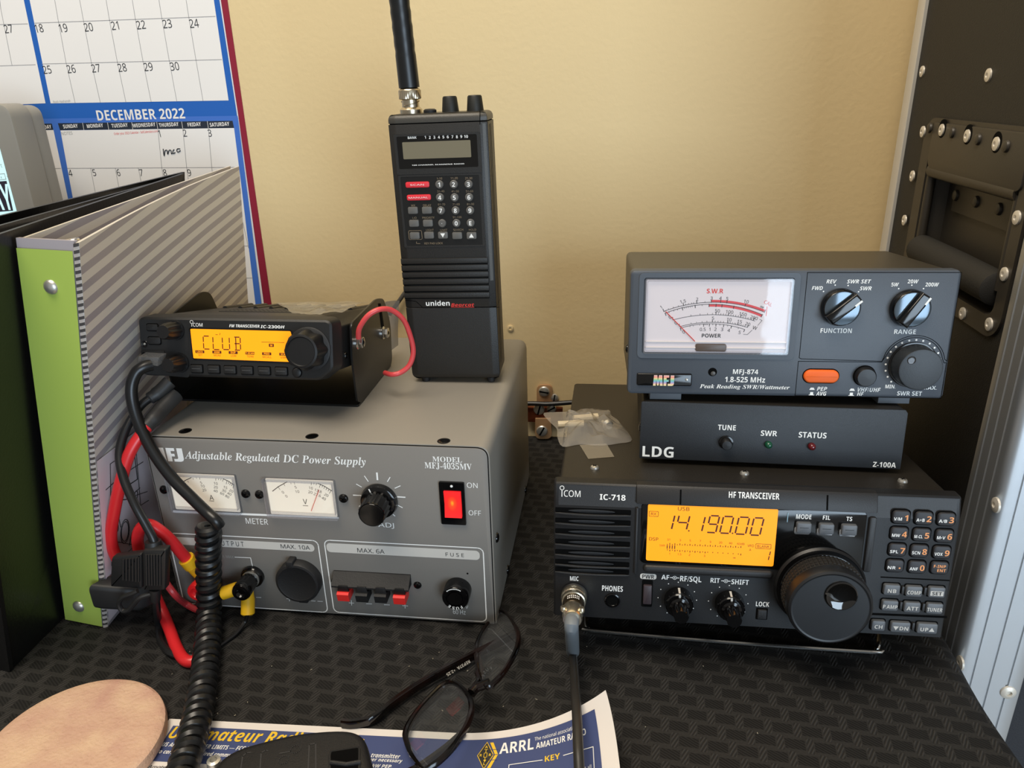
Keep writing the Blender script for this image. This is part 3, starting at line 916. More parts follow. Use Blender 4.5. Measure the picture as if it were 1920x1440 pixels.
# power socket with rubber cap
c = (99.45,32.34)
b = MB()
b.lathe(c, [(16.4, -0.4), (16.4, -6.6), (15.8, -7.6), (14.2, -7.9), (13.6, -7.5), (0.2, -7.5)], BLACK_MATT, 48)
b.prism(rc((c[0] - 3.4, c[1] + 15.8), 5.2, 5.4, 1), -8.0, -0.5, BLACK_MATT, 0.6); b.prism(rc((c[0] + 2.0, c[1] - 16), 7, 3, .8), -6.5, -0.5, BLACK_MATT, 0.6)
b.build('socket_cap', ps, label='round black rubber socket cover')
# spring terminals
b = MB()
x0, x1, z1, z0 = (125.7,24.36)[0], (181.9,28.31)[0], (154.4,40.61)[1], (156.1,32.75)[1]
b.loft([[(x, -0.4, z1 + 0.4), (x, -1.5, z1 + 0.4), (x, -9.5, z1 - 6.6), (x, -9.5, z0), (x, -0.4, z0)] for x in (x0, x1)], BLACK_MATT)
blk = b.build('terminal_block', ps)
REDLEV = mat('red_lever', '#e8312c', 0.35)
for q, m in (((134.5,26.41), REDLEV), ((148.1,26.46), BLACK_MATT), ((161.8,26.76), BLACK_MATT), ((175.5,26.61), REDLEV)):
    b = MB()
    b.prism([(q[0] - 3.2, q[1] + 8.5), (q[0] - 4.3, q[1] + 3.5), (q[0] + 4.3, q[1] + 3.5), (q[0] + 3.2, q[1] + 8.5)], -10.2, -9.2, BLACK if m is REDLEV else m, 0.2)
    b.loft([[(x, -2, q[1] + 3.8), (x, -11.2, q[1] + 3.8), (x, -12.5, q[1] + 2.6), (x, -11.5, q[1] - 3.4), (x, -2, q[1] - 2.6)] for x in (q[0] - 4.3, q[0] + 4.3)], m)
    b.build('lever', blk, label='red terminal lever' if m is REDLEV else None)
for q, r in (((124.9,31.75), 2.5), ((186.3,32.29), 2.9)):
    b = MB(); b.screw(q, r, -0.45, BLACK_GLOSS, h=1.8); b.build('terminal_screw', ps)
# fuse holder
c = (215.6,31.13)
b = MB()
b.lathe(c, [(9.6, -0.4), (9.5, -11.0), (9.0, -11.8), (6.6, -12.0), (6.2, -11.0), (5.4, -11.0), (5.0, -12.0), (0.2, -12.0)], BLACK_GLOSS, 44)
b.prism(rc(c, 6, 1.4, .2), -11.9, -12.4 + 0.6, VOID)
highlight_arc = [(c[0] + 8.2 * math.cos(math.radians(a)), c[1] + 8.2 * math.sin(math.radians(a))) for a in range(60, 135, 8)]
b.strip(highlight_arc, 0.7, WHITE_INK, d=12.1)  # highlight on the rim drawn as a white arc, not lettering
for ch, a in zip('FUSE', (-58, -80, -102, -124)):
    b.label(ch, 'b', (c[0] + 7.7 * math.cos(math.radians(a)), c[1] + 7.7 * math.sin(math.radians(a))), 2.1, WHITE_INK, d=12.1, wide=1.25, ang=a - 90)
b.build('fuse_holder', ps)

# ================================================================== power leads
REDW = mat('red_wire', '#d3262b', 0.35)
BLKW = mat('black_wire', '#1a1a1b', 0.35)
YEL = mat('yellow_terminal', '#e3b21c', 0.45)
fz = MB()
lead = thing('fused_power_lead', 'red and black power lead with a ribbed inline fuse holder beside the binder', 'power lead', (-310, 388, 40))
def quad_block(px, y0, y1, m, ribs=None, bev=1.6):
    mb = MB(); mb.prism(rpoly(px, 2.0), y0, y1, m, bev, bev)
    if ribs:
        for (a, c) in ribs:
            mb.tube([(a[0], y0 - 0.5, a[1]), (c[0], y0 - 0.5, c[1])], 0.8, m, 8)
    return mb
RUB = mat('fuse_holder_rubber', '#1d1d1d', 0.5)
b = quad_block([(-309,46.77), (-292.8,47.86), (-285,81.18), (-302.3,79.76)], 384, 391, RUB,
               [(((-304.6,52.31)), ((-299.5,77))), ((-302.7,52.44), (-297.6,77.11)), ((-300.7,52.57), (-295.7,77.22)), ((-298.7,52.7), (-293.8,77.34)), ((-296.8,52.83), (-291.6,77.46)), ((-294.8,52.96), (-289.5,77.58))])
fh = b.build('fuse_holder', lead, True)
b = quad_block([(-334.7,46.63), (-311.1,46.44), (-305,75.3), (-328,70.97)], 386, 393, RUB,
               [((-322.7,54.02), (-318.7,70.67)), ((-320.4,53.73), (-316.3,71.24)), ((-318,53.88), (-313.9,71.6)), ((-315.7,53.6), (-311.5,71.95)), ((-313.4,53.31), (-309.1,72.52)), ((-311.5,53.44), (-307.1,72.85))])
b.build('fuse_body', fh, True)
b = MB()
cap_ = [(-352.9,390,32.92), (-350.8,390,33.06), (-346.1,391.5,31.78), (-324,397,26.76), (-321.5,398,26.15)]
rings_ = []
for (x, y, z), w_, h_ in zip(cap_, (6.5, 8, 8.5, 8.5, 7), (8.0, 9.8, 10.2, 9.4, 7.5)):
    sec_ = rr((-w_, -h_), (w_, h_), 3.5, 4)
    rings_.append([(x + a_ * .5, y + 7 + a_ * .86, z + c_) for a_, c_ in sec_])
b.loft(rings_, RUB)
b.build('fuse_cap', fh, True)
b = MB()
b.tube(spline([(-312.5,383.5,46.91), (-316.2,382.5,45.22), (-323.7,382,42), (-327.8,382,36.38), (-326.7,382,31.08), (-322.2,382,31.4), (-317.2,382,36.24), (-311.5,382.5,42.02), (-305.6,386,42.83)], 8), 1.7, RUB, 8)
b.build('cap_strap', fh, True)
b = MB(); b.tube([(-302.8,388,45.93), (-303.2,388,43.25), (-305,388.6,35.98)], [3.8, 3.8, 3.3], RUB, 16); b.build('strain_relief', fh, True)
b = MB()
b.tube([(-298.9,391,74.78), (-298.7,391.5,79.11), (-298.7,392,82.15)], [6.0, 5.6, 5.0], RUB, 14); b.build('strain_relief', fh, True)
# black conductor from the mobile radio down into the fuse holder
SLEEVE = mat('heat_shrink_sleeve', '#2a2a2a', 0.5)
b = MB()
b.tube(spline([(-302.8,452,173.1), (-307.5,446,168.2), (-312.9,440,164.9)], 6), [4.9] * 9 + [4.3] * 3 + [3.6], SLEEVE, 14)
b.build('sleeve', lead, True)
b = MB()
b.tube(spline([(-311.4,441,165.8), (-316.7,434,161.4), (-321.9,422,149.9), (-323.2,412,136.7), (-318.5,404,123), (-309.6,397,107.1), (-302.6,394,92.77), (-298.2,392,82.6), (-299,391,74.35)], 10), 2.9, BLKW, 12)
b.build('black_wire', lead, True)
b = MB()
b.tube(spline([(-304.1,388.4,39.32), (-306.2,389.5,28.42), (-316.3,399.8,4.5), (-304.5,383.7,3.4), (-287.9,373.5,3), (-260.5,373,3)], 8), 2.6, BLKW, 10)
b.build('black_wire', lead, True)
# red conductor
b = MB()
b.tube(spline([(-300,452,163.5), (-304.1,440,158.3), (-305.5,430,154.7), (-308,424,151.4)], 6), [5.6] * 8 + [5.4] * 6 + [4.8] * 5, SLEEVE, 14)
b.build('sleeve', lead, True)
b = MB()
b.tube(spline([(-306.8,426,152.1), (-309.1,421,148.8), (-316.5,413,136.5), (-324.6,408,116.5), (-333.3,406,94.25), (-340.5,406,74.5), (-341.8,407,58.26), (-337.3,409,41.25), (-324,410,29.81), (-316,406,13.72), (-303.4,393.4,7), (-290.5,379.1,4.3), (-279.2,368.9,4.2), (-271.9,367.5,4.2), (-267.5,375.1,4.2), (-267.9,388,5)], 10), 4.0, REDW, 14)
b.build('red_wire', lead, True)
b = MB()
b.tube(spline([(-326.4,410,41.22), (-324.5,409,57.91), (-321.3,407,73.58), (-314.5,405,83.89), (-306.3,404,86.24), (-299,408,74.15), (-295,414,56.21), (-293.1,417,47.44)], 10), 4.0, REDW, 14)
b.build('red_wire', lead, True)
b = MB()
b.tube(spline([(-306.2,405,37.48), (-300.9,404,28.95), (-308,421.3,8), (-298.8,420.5,3), (-286.1,417.9,2.6)], 8), 2.4, mat('thin_red_wire', '#c23b40', 0.4), 10)
b.build('thin_red_wire', lead, True)
b = MB()
b.tube([(-293.9,415,52.43), (-292.2,417.5,45.32), (-292,418,43.6), (-289.3,419.5,36.23)], [5.6, 5.8, 4.8, 4.4], YEL, 14)
b.build('ring_terminal', lead, True, 'yellow crimp sleeve')
# black return wires with yellow ring terminals on the black post
ret = thing('return_lead', 'thin black wires with yellow crimp terminals on the black binding post', 'wire', (-255, 415, 20))
b = MB()
b.tube([(-257.8,414,32.13), (-262.5,412.5,28.79), (-268.9,411.5,26.8)], [3.2, 4.9, 4.9], YEL, 14); b.build('ring_terminal', ret, True)
b = MB()
b.tube([(-250.6,414,29.38), (-251.7,413.2,20.62), (-251.9,410,11.38), (-251.6,409,10.32)], [3.6, 4.8, 4.9, 3.4], YEL, 14); b.build('ring_terminal', ret, True)
b = MB()
b.tube(spline([(-251.5,409,12.22), (-254.4,408.3,5), (-257.1,399.4,2.2), (-260.6,391.2,1.9), (-266.3,379.9,1.9)], 8), 1.5, BLKW, 8); b.build('black_wire', ret, True)
b = MB()
b.tube(spline([(-268.5,411.5,26.83), (-272.1,410,27.26), (-282.4,409,19.4)], 6), 1.6, BLKW, 8); b.build('black_wire', ret, True)
# ================================================================== base station transceiver
RB = mat('radio_front_plastic', '#17181a', 0.5, bump=(2200, 0.3, 0.0003))
RB2 = mat('radio_front_lightened', '#201f1f', 0.48, bump=(2200, 0.3, 0.0003))  # same plastic, lightened for the light its upturned faces catch
RC = mat('radio_case_paint', '#221f1b', 0.45, bump=(1800, 0.4, 0.0004))
RIMD = mat('grey_key_plastic', '#585b5f', 0.45)
KEYD = mat('dark_key_rubber', '#2c2c2f', 0.55)
AMBER = mat('amber_backlit_screen', '#e88a08', 0.4, emit=('#f79a0c', 0.78))
WIN = mat('black_display_window', '#090909', 0.1)
RW, RH, RD = 240.6, 94.0, 242.9
radio = thing('base_radio', 'large black base transceiver with an amber frequency display and big tuning dial', 'radio', (-30.24,397.9,34.9),0.0025,-0.1064,0.0000)
b = MB()
b.prism(rpoly([(2.5, 4), (RW - 2.5, 4), (RW - 2.5, RH - 2.5), (2.5, RH - 2.5)], [2, 2, 3, 3]), 11, RD, RC, 0, 1.0)
b.build('case', radio)
for q in ((24.84,33.83), (121.2,32.75), (216.7,29.01)):
    b = MB(); b.screw(q, 3.0, RH - 2.5, STEEL, 'z', 1, 2.2, 'x'); b.build('case_screw', radio)
for x in (30, RW - 30):
    b = MB(); b.lathe((x, RD - 25), [(8, 4.2), (8.5, -8), (7.5, -9)], BLACK_MATT, 18, 'z'); b.build('rear_foot', radio)
b = MB()
zs = 79.5
slope = lambda x, z: (x, (z - zs) * 0.195 - 0.22 if z > zs else -0.14, z)
# front frame: upright face, sloping brow, bevelled sides; the lower right corner is cut back
def front_rings(x):
    return [(x, 0.0, 1.0), (x, 0.0, zs), (x, 2.6, RH - 1.2), (x, 3.8, RH - 0.2), (x, 11.5, RH), (x, 13.5, RH - 1), (x, 13.5, 1.0)]
xs = [0, 0.6, 1.6, RW - 1.6, RW - .6, RW]
rings = []
for i, x in enumerate(xs):
    dy = {0: 2.2, 1: 0.7, 2: 0, 3: 0, 4: 0.7, 5: 2.2}[i]
    rings.append([(px_, py_ + (dy if py_ < 5 else 0), pz_ - (dy * .4 if pz_ > 50 else 0)) for px_, py_, pz_ in front_rings(x)])
b.loft(rings, RB)
b.flat([(3, 79.9), (RW - 3, 79.9), (RW - 3, RH - 1.6), (3, RH - 1.6)], RB2, fn=lambda x, z: (x, (z - zs) * 0.195 - 0.08, z))
def t(s, st, bl, tr, m=WHITE_INK, fn=None, d=0.14): b.text(s, st, bl, tr, m, fn, d)
def icom(mb, q0, q1, ringc, r, m, fn):
    """i-stem with a ring for its dot, then C O M."""
    h = q1[1] - q0[1]
    mb.text('COM', 's', (q0[0] + (q1[0] - q0[0]) * .1, q0[1]), q1, m, fn)
    mb.strip([(ringc[0], q0[1]), (ringc[0], ringc[1] - r)], h * .13, m, fn)
    pts = circ(ringc, r, 16)
    mb.strip(outline(pts), h * .12, m, fn)
icom(b, (5.14,85.26), (16.62,89.18), (5.05,90.58), 1.25, WHITE_INK, slope)
t('IC-718', 'b', (28.64,84.15), (44.53,87.63), fn=slope)
# raised hood round the display and dial
hx0, hx1 = (50.99,87.9)[0], (193,88.7)[0]
b.prism([(-1.2, 83.2), (-1.2, 83.8), (1.1, 92.9), (2.4, 94.4), (8, 94.5), (8, 83.2)], hx0, hx1, RB2, .9, .9, ax='x')
b.prism(rr((hx1 - 4.2, 44), (hx1, zs + 1), 1.5), -1.7, 0.2, RB2, .7)
b.prism(rr((hx0, (55.01,34.74)[1]), (hx0 + 1.6, zs + 1), .5), -1.7, 0.2, RB2, .5)
hood = lambda x, z: (x, (z - 83.8) * 0.2527 - 1.38, z)
b.text('HF TRANSCEIVER', 'b', (106.5,89.09), (136.2,92.78), WHITE_INK, hood)
for q in ((77.81,92.29), (164,91.01)):
    b.flat([(q[0] - .5, 83.9), (q[0] + .5, 83.9), (q[0] + .5, 92.8), (q[0] - .5, 92.8)], VOID, fn=lambda x, z: (x, (z - 83.8) * 0.2527 - 1.32, z))
for q in ((78.15,90.98), (164.9,89.69)):
    pass
# loudspeaker louvres
sx0, sx1 = (0.98,60.07)[0], (48.16,62.39)[0]
for py in ((24.02,74.26), (24.14,67.12), (24.25,59.73), (24.37,52.47), (24.48,45.15), (24.59,38.15), (24.67,32.81)):
    z = py[1] + 1.0
    b.flat(rr((sx0, z - 0.2), (sx1, z + 3.0), 0.6), VOID, d=0.12)
    pts = [(sx0 + (sx1 - sx0) * k / 16, -0.9 - 0.5 * math.sin(math.pi * k / 16), z - 0.6 - 0.5 * math.sin(math.pi * k / 16)) for k in range(17)]
    b.tube(pts, [0.35] + [0.75] * 15 + [0.35], RB, 8)
    xm, hw = (sx0 + sx1) / 2 - 0.8, (sx1 - sx0) * 0.31
    b.lathe((0, 0), [], RB) if False else b.prism([(xm + hw * math.cos(a), z + 1.2 + 1.1 * math.sin(a)) for a in [2 * math.pi * k / 24 for k in range(24)]], -0.55, -0.1, RB, 0.2)
t('MIC', 'b', (10.65,27.07), (16.18,30.21)); t('PHONES', 'b', (31.26,20.96), (44.53,24.77))
b.flat(rr((55.13,30.95), (65.36,34.77), 1.4, 6), PILL, d=0.14); b.text('PWR', 'b', (56.46,31.4), (64.05,34.12), DARK_INK, d=0.24)
t('AF', 'b', (68.49,31.35), (73.34,34.55)); t('RF/SQL', 'b', (80.14,30.7), (93.31,34.49)); t('RIT', 'b', (98.93,30.87), (104.6,34.1)); t('SHIFT', 'b', (111.7,30.5), (122.3,33.94)); t('LOCK', 'b', (127.7,15.84), (135.8,19.13))
for q in ((76.73,32.89), (108.3,32.44)):
    b.strip(outline(circ(q, 1.15, 14)), .35, WHITE_INK, d=0.14); b.flat(circ(q, .45, 10), WHITE_INK, d=0.14)
    for s in (-1, 1): b.strip([(q[0] + s * 1.3, q[1]), (q[0] + s * 2.7, q[1])], .5, WHITE_INK, d=0.14)
for q in ((73.08,28.39), (79.09,29.88), (85.13,28.23), (89.43,23.78), (91.07,17.76), (89.38,11.76), (68.45,24.1), (66.94,18.06), (68.73,11.98), (73.06,7.4),
          (104.7,27.89), (110.6,29.42), (116.8,27.79), (121.2,23.45), (122.8,17.28), (121.2,11.32), (100.1,23.63), (98.49,17.65), (100.2,11.65), (104.5,7.26)):
    b.lathe(q, [(0.34, -0.12), (0.34, -0.16)], WHITE_INK, 8)
# ledge under the display and groove across the key field
lx0, lx1, lz = (56.9,38.25)[0], (136.3,38.29)[0], (97.8,39.06)[1]
b.prism(rr((lx0, lz - 3.0), (lx1, lz + 2.6), 2.4, 6), -2.4, 0, RB2, 2.0, steps=4)
b.strip([(200,40.51), (239.2,40.44)], 0.8, VOID, d=0.1)
b.flat([(196.9,15.52), (241.3,16.2), (241.2,14.71), (196.8,14.01)], VOID, d=0.1)
face = b.build('front_panel', radio)
# display window and screen
b = MB(); b.prism(rr((54.43,42.26), (187.5,83.79), 3.5, 5), -0.5, 0, WIN, 0.3)
win = b.build('display_window', face)
b = MB()
l0, l1 = (58.32,44.49), (136,83.16)
b.prism(rr(l0, l1, 1.2), -0.75, -0.4, AMBER)
def s7(ch, bl, tr, w=0.95, sl=1.7): seg7(b, ch, bl, tr, w, sl, LCD_SEG, d=.86)
s7('1', (68.99,66.64), (74.88,76.5)); s7('4', (75.81,66.79), (83.9,76.56)); s7('1', (87.17,66.07), (93.2,76.45)); s7('9', (94.41,65.77), (101.7,77.12)); s7('0', (102.4,65.73), (110.1,77.01)); s7('0', (111.6,65.53), (119.5,76.94)); s7('0', (120.5,65.29), (128,76.87))
for q in ((83.77,66.27), (110.1,65.93)): b.lathe(q, [(0.5, -.86), (0.5, -.88)], LCD_SEG, 8)
def lt(s, bl, tr, m=LCD_SEG): b.text(s, 's', bl, tr, m, d=.86)
lt('USB', (76.51,79.7), (83.46,82.08)); lt('RX', (60.32,75.84), (63.67,77.61)); lt('DSP', (59.81,58.5), (65.47,60.69)); lt('VFO', (119.6,57.17), (123.4,58.82)); lt('BLANK', (125.4,57), (132.7,58.76)); lt('A', (120.8,54.5), (122,56.02)); lt('SWR', (66.36,54.78), (69.75,56.06), LCD_SEG2)
b.strip(outline(rr((59.21,75.07), (64.77,78.38), .4)), .25, LCD_SEG, d=.86); b.strip(outline(rr((124.5,56.41), (133.6,59.53), .4)), .25, LCD_SEG, d=.86)
for s, q in (('S1', (71.82,59.66)), ('3', (78.87,59.61)), ('5', (84.98,59.63)), ('7', (91.07,59.64)), ('9', (97.22,59.37)), ('20', (103.4,59.25)), ('40', (109.4,59.12)), ('60dB', (115.5,58.96)), ('1', (72.77,49.93)), ('1.5', (78.87,49.89)), ('2', (84.98,49.84)), ('3', (94.14,49.6)), ('\u221e', (112.3,49.29))):
    b.label(s, 's', q, 1.35, LCD_SEG, d=.86)
A0, A1, B0, B1 = (71.1,56.75), (115.7,56.86), (71.28,52.45), (116,51.87)
for k in range(30):
    u = k / 29
    q = (A0[0] + (A1[0] - A0[0]) * u, A0[1] + (A1[1] - A0[1]) * u)
    h = .95 if k % 2 else .35
    b.strip([(q[0], q[1] - .5), (q[0], q[1] - .5 + h)], .45, LCD_SEG, d=.86)
    if k < 4: b.strip([(q[0], q[1] - 3.2), (q[0], q[1] - 1.1)], .55, LCD_SEG, d=.86)
    q = (B0[0] + (B1[0] - B0[0]) * u, B0[1] + (B1[1] - B0[1]) * u)
    if k < 17 or k % 2 == 0 or k == 29:
        h = .95 if (k % 2 and k < 17) or k == 29 else .35
        b.strip([(q[0], q[1] - h + .3), (q[0], q[1] + .3)], .45, LCD_SEG, d=.86)
s7('1', (129.7,48.58), (133.6,55), .6, 1.0)
b.build('screen', win, label='amber backlit frequency screen')
b = MB(); b.prism(rr((141.5,74.83), (142,81.04), .4), -1.1, -0.4, mat('indicator_reflection', '#9fc3d6', 0.15), 0.2); b.build('indicator_lamp', face)  # pale blue stands for daylight reflected in the narrow glass
CHR = mat('bright_key_lip', '#c9ccd0', 0.2, 0.9)
for s, kb, kt, tb_, tt in (('MODE', (147,68.87), (155.7,75.68), (146.7,77.31), (155.6,80.32)), ('FIL', (160.1,68.69), (168.8,75.59), (162.2,77.39), (166.5,80.12)), ('TS', (173.1,68.55), (182,75.51), (175.7,77.21), (179.1,79.92))):
    b = MB()
    b.prism(rr((kb[0] - .8, kb[1] - 1.6), (kt[0] - .2, kb[1] + 3), 1.2), -1.3, -0.4, CHR, .3)
    b.prism(rr(kb, kt, 1.2), -3.2, -0.4, RIMD, .8)
    b.strip([((kb[0] * .78 + kt[0] * .22), (kb[1] * .45 + kt[1] * .55)), ((kb[0] * .22 + kt[0] * .78), (kb[1] * .45 + kt[1] * .55))], .35, DARK_INK, d=3.25)
    b.text(s, 'b', tb_, tt, WHITE_INK, d=.62)
    b.build('mode_key', face)
# key pad
for s, n, q in (('V/M', '1', (206.4,81.24)), ('A=B', '2', (219.1,81.07)), ('A/B', '3', (231.6,80.96)), ('MW', '4', (206.6,70.55)), ('M-CL', '5', (219.3,70.37)), ('M\u25b8V', '6', (232,70.23)),
                ('SPL', '7', (206.8,59.78)), ('SCN', '8', (219.3,59.66)), ('VOX', '9', (232,59.44)), ('NR', '.', (206.7,49.04)), ('ANF', '0', (219.3,48.91)), ('', '', (232.1,49.13))):
    b = MB()
    b.flat(rc(q, 11.2, 9.6, 2.6), VOID, d=.1)
    b.prism(rc(q, 9.8, 8.2, 2.2), -1.7, 0, KEYD, .9)
    if n:
        b.text(s, 'b', (q[0] - 4.3, q[1] - 1.9), (q[0] + .3, q[1] + .1), WHITE_INK, d=1.78)
        if n == '.': b.lathe((q[0] + 2.5, q[1] - 1.0), [(0.55, -1.78), (.55, -1.8)], ORANGE_INK, 10)
        else: b.label(n, 'b', (q[0] + 2.7, q[1] - .1), 3.7, ORANGE_INK, d=1.78)
    else:
        b.label('F-INP', 'b', (q[0] - .3, q[1] + 1.3), 1.9, ORANGE_INK, d=1.78); b.label('ENT', 'b', (q[0] + 1.0, q[1] - 1.4), 1.9, ORANGE_INK, d=1.78)
    b.build('number_key', face)
for s, q, w in (('NB', (206.5,33.21), 9.4), ('COMP', (219.3,32.88), 9.4), ('SET', (232.3,33.02), 9.4), ('P.AMP', (206.7,22.32), 9.4), ('ATT', (219.6,21.95), 9.4), ('TUNER', (232.5,21.93), 9.4), ('CH', (201.5,7.91), 8.0), ('\u25bcDN', (214.5,7.74), 11.4), ('UP\u25b2', (230.1,7.9), 11.8)):
    b = MB()
    b.flat(rc(q, w + 1.4, 8.4, 1.4), VOID, d=.1)
    b.prism(rc(q, w, 7.0, 1.2), -2.4, 0, RIMD, .7)
    if s == 'SET':
        b.flat(rc((q[0], q[1] - .5), 7.4, 3.2, .3), PILL, d=2.46); b.label(s, 'b', (q[0], q[1] - .5), 2.2, DARK_INK, d=2.56, wide=1.1)
    else:
        b.label(s, 'b', (q[0], q[1] - .5), 2.5, PILL, d=2.48, wide={'P.AMP': .8, 'COMP': .78, 'TUNER': .75}.get(s, 1.05))
    b.build('function_key', face)
for q in ((213.1,32.87), (226,32.93), (213.3,22.19), (226.4,21.91), (222.2,8.19)):
    b = MB(); b.prism(rc(q, 1.6, 5.4, .4), -1.6, 0, RB2, .3); b.build('key_divider', face)
# tuning dial
DIALM = mat('dial_plastic', '#17181a', 0.42)
RUBR = mat('dial_rubber', '#1c1a18', 0.7)
c = (164.6,32.16)
b = MB()
b.lathe(c, [(27.0, 0.2), (27.2, -1.6), (26.0, -3.0), (25.0, -2.4)], BLACK, 64)
b.lathe(c, [(24.2, -1.5), (24.6, -5.2), (24.0, -5.6), (22.6, -5.6)], BLACK_GLOSS, 64)
b.lathe(c, [(23.6, -5.6), (23.8, -7.0), (23.9, -12), (23.6, -15.5), (23.4, -16.0)], RUBR, 96)
for k in range(60):
    a = 2 * math.pi * k / 60
    for t0, t1 in ((-7.0, -9.6), (-10.4, -12.8), (-13.4, -15.4)):
        r0_, w_ = 23.7, 0.85
        ca, sa = math.cos(a), math.sin(a)
        P_ = lambda r, w, t: (c[0] + r * ca - w * sa, t, c[1] + r * sa + w * ca)
        b.add([P_(r0_, -w_, t0), P_(r0_, w_, t0), P_(r0_, w_, t1), P_(r0_, -w_, t1), P_(24.5, -w_ * .8, t0 - .2), P_(24.5, w_ * .8, t0 - .2), P_(24.5, w_ * .8, t1 + .2), P_(24.5, -w_ * .8, t1 + .2)],
              [(4, 5, 6, 7), (0, 1, 5, 4), (1, 2, 6, 5), (2, 3, 7, 6), (3, 0, 4, 7)], RUBR)
b.lathe(c, [(23.4, -16.0), (24.2, -17), (24.4, -22.5), (23.8, -24.2), (22.6, -25.0), (21.8, -24.6), (21.4, -24.6), (0.2, -24.9)], DIALM, 72)
dial = b.build('tuning_dial', radio)
fc = (169.5,41.01)
b = MB()
b.lathe(fc, [(8.9, -24.6), (9.2, -25.7), (8.5, -26.3), (7.8, -26.0), (6.4, -25.5), (4.2, -25.2), (2.0, -25.05), (0.1, -25.0)], mat('dimple_gloss', '#040404', 0.06, coat=1.0), 40); b.build('finger_dimple', dial)
# concentric knobs
for c in ((79.76,17.51), (111.4,17.02)):
    b = MB()
    b.lathe(c, [(9.0, 0.1), (9.2, -1.2), (8.6, -7.5), (7.8, -8.2), (6.4, -8.2)], BLACK_GLOSS, 48, flute=(24, .25, 1, 2))
    ok = b.build('outer_knob', face)
    b = MB()
    b.strip([(c[0] - .25, c[1] + 8.3), (c[0] - .1, c[1] + 6.0)], 1.2, PILL, d=8.35)
    b.add([(c[0] - .9, -1.6, c[1] + 9.25), (c[0] + .5, -1.6, c[1] + 9.25), (c[0] + .4, -7.4, c[1] + 8.75), (c[0] - .8, -7.4, c[1] + 8.75)], [(0, 1, 2, 3)], PILL)
    b.build('pointer_line', ok)
    b = MB()
    b.lathe(c, [(6.3, -8.0), (6.2, -9.5), (5.2, -10.2), (4.9, -19.5), (4.3, -20.4), (0.2, -20.4)], BLACK_GLOSS, 48, flute=(8, 0.8, 2, 3)); b.build('inner_knob', ok)
b = MB()
b.flat(rr((56.46,11), (63.36,30.29), 1), VOID, d=.1)
b.prism(rr((57.39,13.59), (62.81,27.2), .8), -1.8, 0, mat('power_key', '#3a3033', 0.4), .6); b.build('power_key', face)
b = MB(); b.flat(rr((128.1,6.4), (135.3,14.73), .6), VOID, d=.1); b.prism(rr((129,7.42), (134.5,13.92), .6), -1.6, 0, BLACK_MATT, .4); b.build('lock_key', face)
c = (37.99,14.5)
b = MB(); b.lathe(c, [(5.0, -.1), (5.0, -.9), (4.3, -1.1), (4.1, -.4), (3.9, -.15)], BLACK_GLOSS, 32); b.lathe(c, [(3.9, -.15), (3.8, -.16)], VOID, 24); b.build('headphone_socket', face)
c = (13.39,16.87)
b = MB(); b.lathe(c, [(8.9, 0), (8.9, -1.4), (8.4, -1.8), (7, -1.8)], BLACK, 36); b.build('microphone_socket', face)
# front stand of bent wire
b = MB()
st = [(-9.82,440,2.16), (-9.14,429.8,3), (-7.93,427.5,2.2), (-3.4,425.9,1.8), (89.29,422.8,1.8), (180.7,422,1.8), (183.8,423.4,2.2), (186.3,426.7,4), (191.5,440,1.64)]
b.tube(spline(st, 5), 1.7, CHROME, 10)
b.build('wire_stand', radio, True, 'bright bent wire front stand')

# microphone plug and its lead
MET = mat('plug_metal', '#d9cfb8', 0.26, 0.95)
BOOT = mat('grey_boot', '#747b80', 0.45)
plug = thing('microphone_lead', 'thin black lead with metal plug in the base transceiver microphone socket', 'cable', (0, 380, 10))
c = (13.39,16.87)
RM = ROOTS[radio.name]
def rpt(x, y, z):
    v = RM @ Vector((x / 1000, y / 1000, z / 1000)); return v * 1000
def rlathe(prof, m, name, n=32, flute=None, drop=0.0):
    mb = MB(); mb.lathe(c, prof, m, n, flute=flute)
    mb.v = [tuple(rpt(x, y, z + drop * y * 1.0)) for x, y, z in mb.v]
    return mb
b = rlathe([(8.3, -1.9), (8.5, -2.6), (8.3, -5.6), (7.7, -6.2), (7.9, -7.0), (7.6, -9.2), (6.8, -9.6)], MET, '', 48, (24, .3, 1, 2)); b.build('coupling_ring', plug, True)
b = rlathe([(6.9, -9.4), (6.8, -17.5), (6.4, -18)], mat('plug_dark_body', '#3a3020', 0.3, 0.6), '')
b.build('plug_body', plug, True)
b = MB()
for k in range(7):
    a = math.radians(120 - k * 10)
    for rr_ in (0, 1):
        x, z = 6.95 * math.cos(a), 6.95 * math.sin(a)
        y = -12.2 - 2.2 * rr_
        q = [(c[0] + 6.95 * math.cos(a + e), y + f_, c[1] + 6.95 * math.sin(a + e)) for e, f_ in ((.05, .7), (-.05, .7), (-.05, -.7), (.05, -.7))]
        b.add([tuple(rpt(*p)) for p in q], [(0, 1, 2, 3)], WHITE_INK)
b.build('plug_printing', plug, True)
b = rlathe([(6.5, -17.6), (6.6, -19), (6.3, -27), (5.6, -28.5), (4, -28.5)], MET, ''); b.build('cable_clamp', plug, True)
for dx in (-5.6, 5.6):
    b = MB(); p0, p1 = rpt(c[0] + dx, -24, c[1] + 3.2), rpt(c[0] + dx, -24, c[1] + 6.2); b.tube([p0, p0.lerp(p1, .7), p1], [2.0, 2.0, 1.5], MET, 12); b.build('clamp_screw', plug, True)
p = [rpt(c[0], -26, c[1]), rpt(c[0] - .2, -34, c[1] - 1.0), rpt(c[0] - .8, -46, c[1] - 8)]
end = Vector((-17.39,396.4,8))
b = MB(); b.tube(spline([p[0], p[1], (p[1] + end) / 2 + Vector((0, -1, 2.5)), end], 6), 4.4, BOOT, 16); b.build('boot', plug, True)
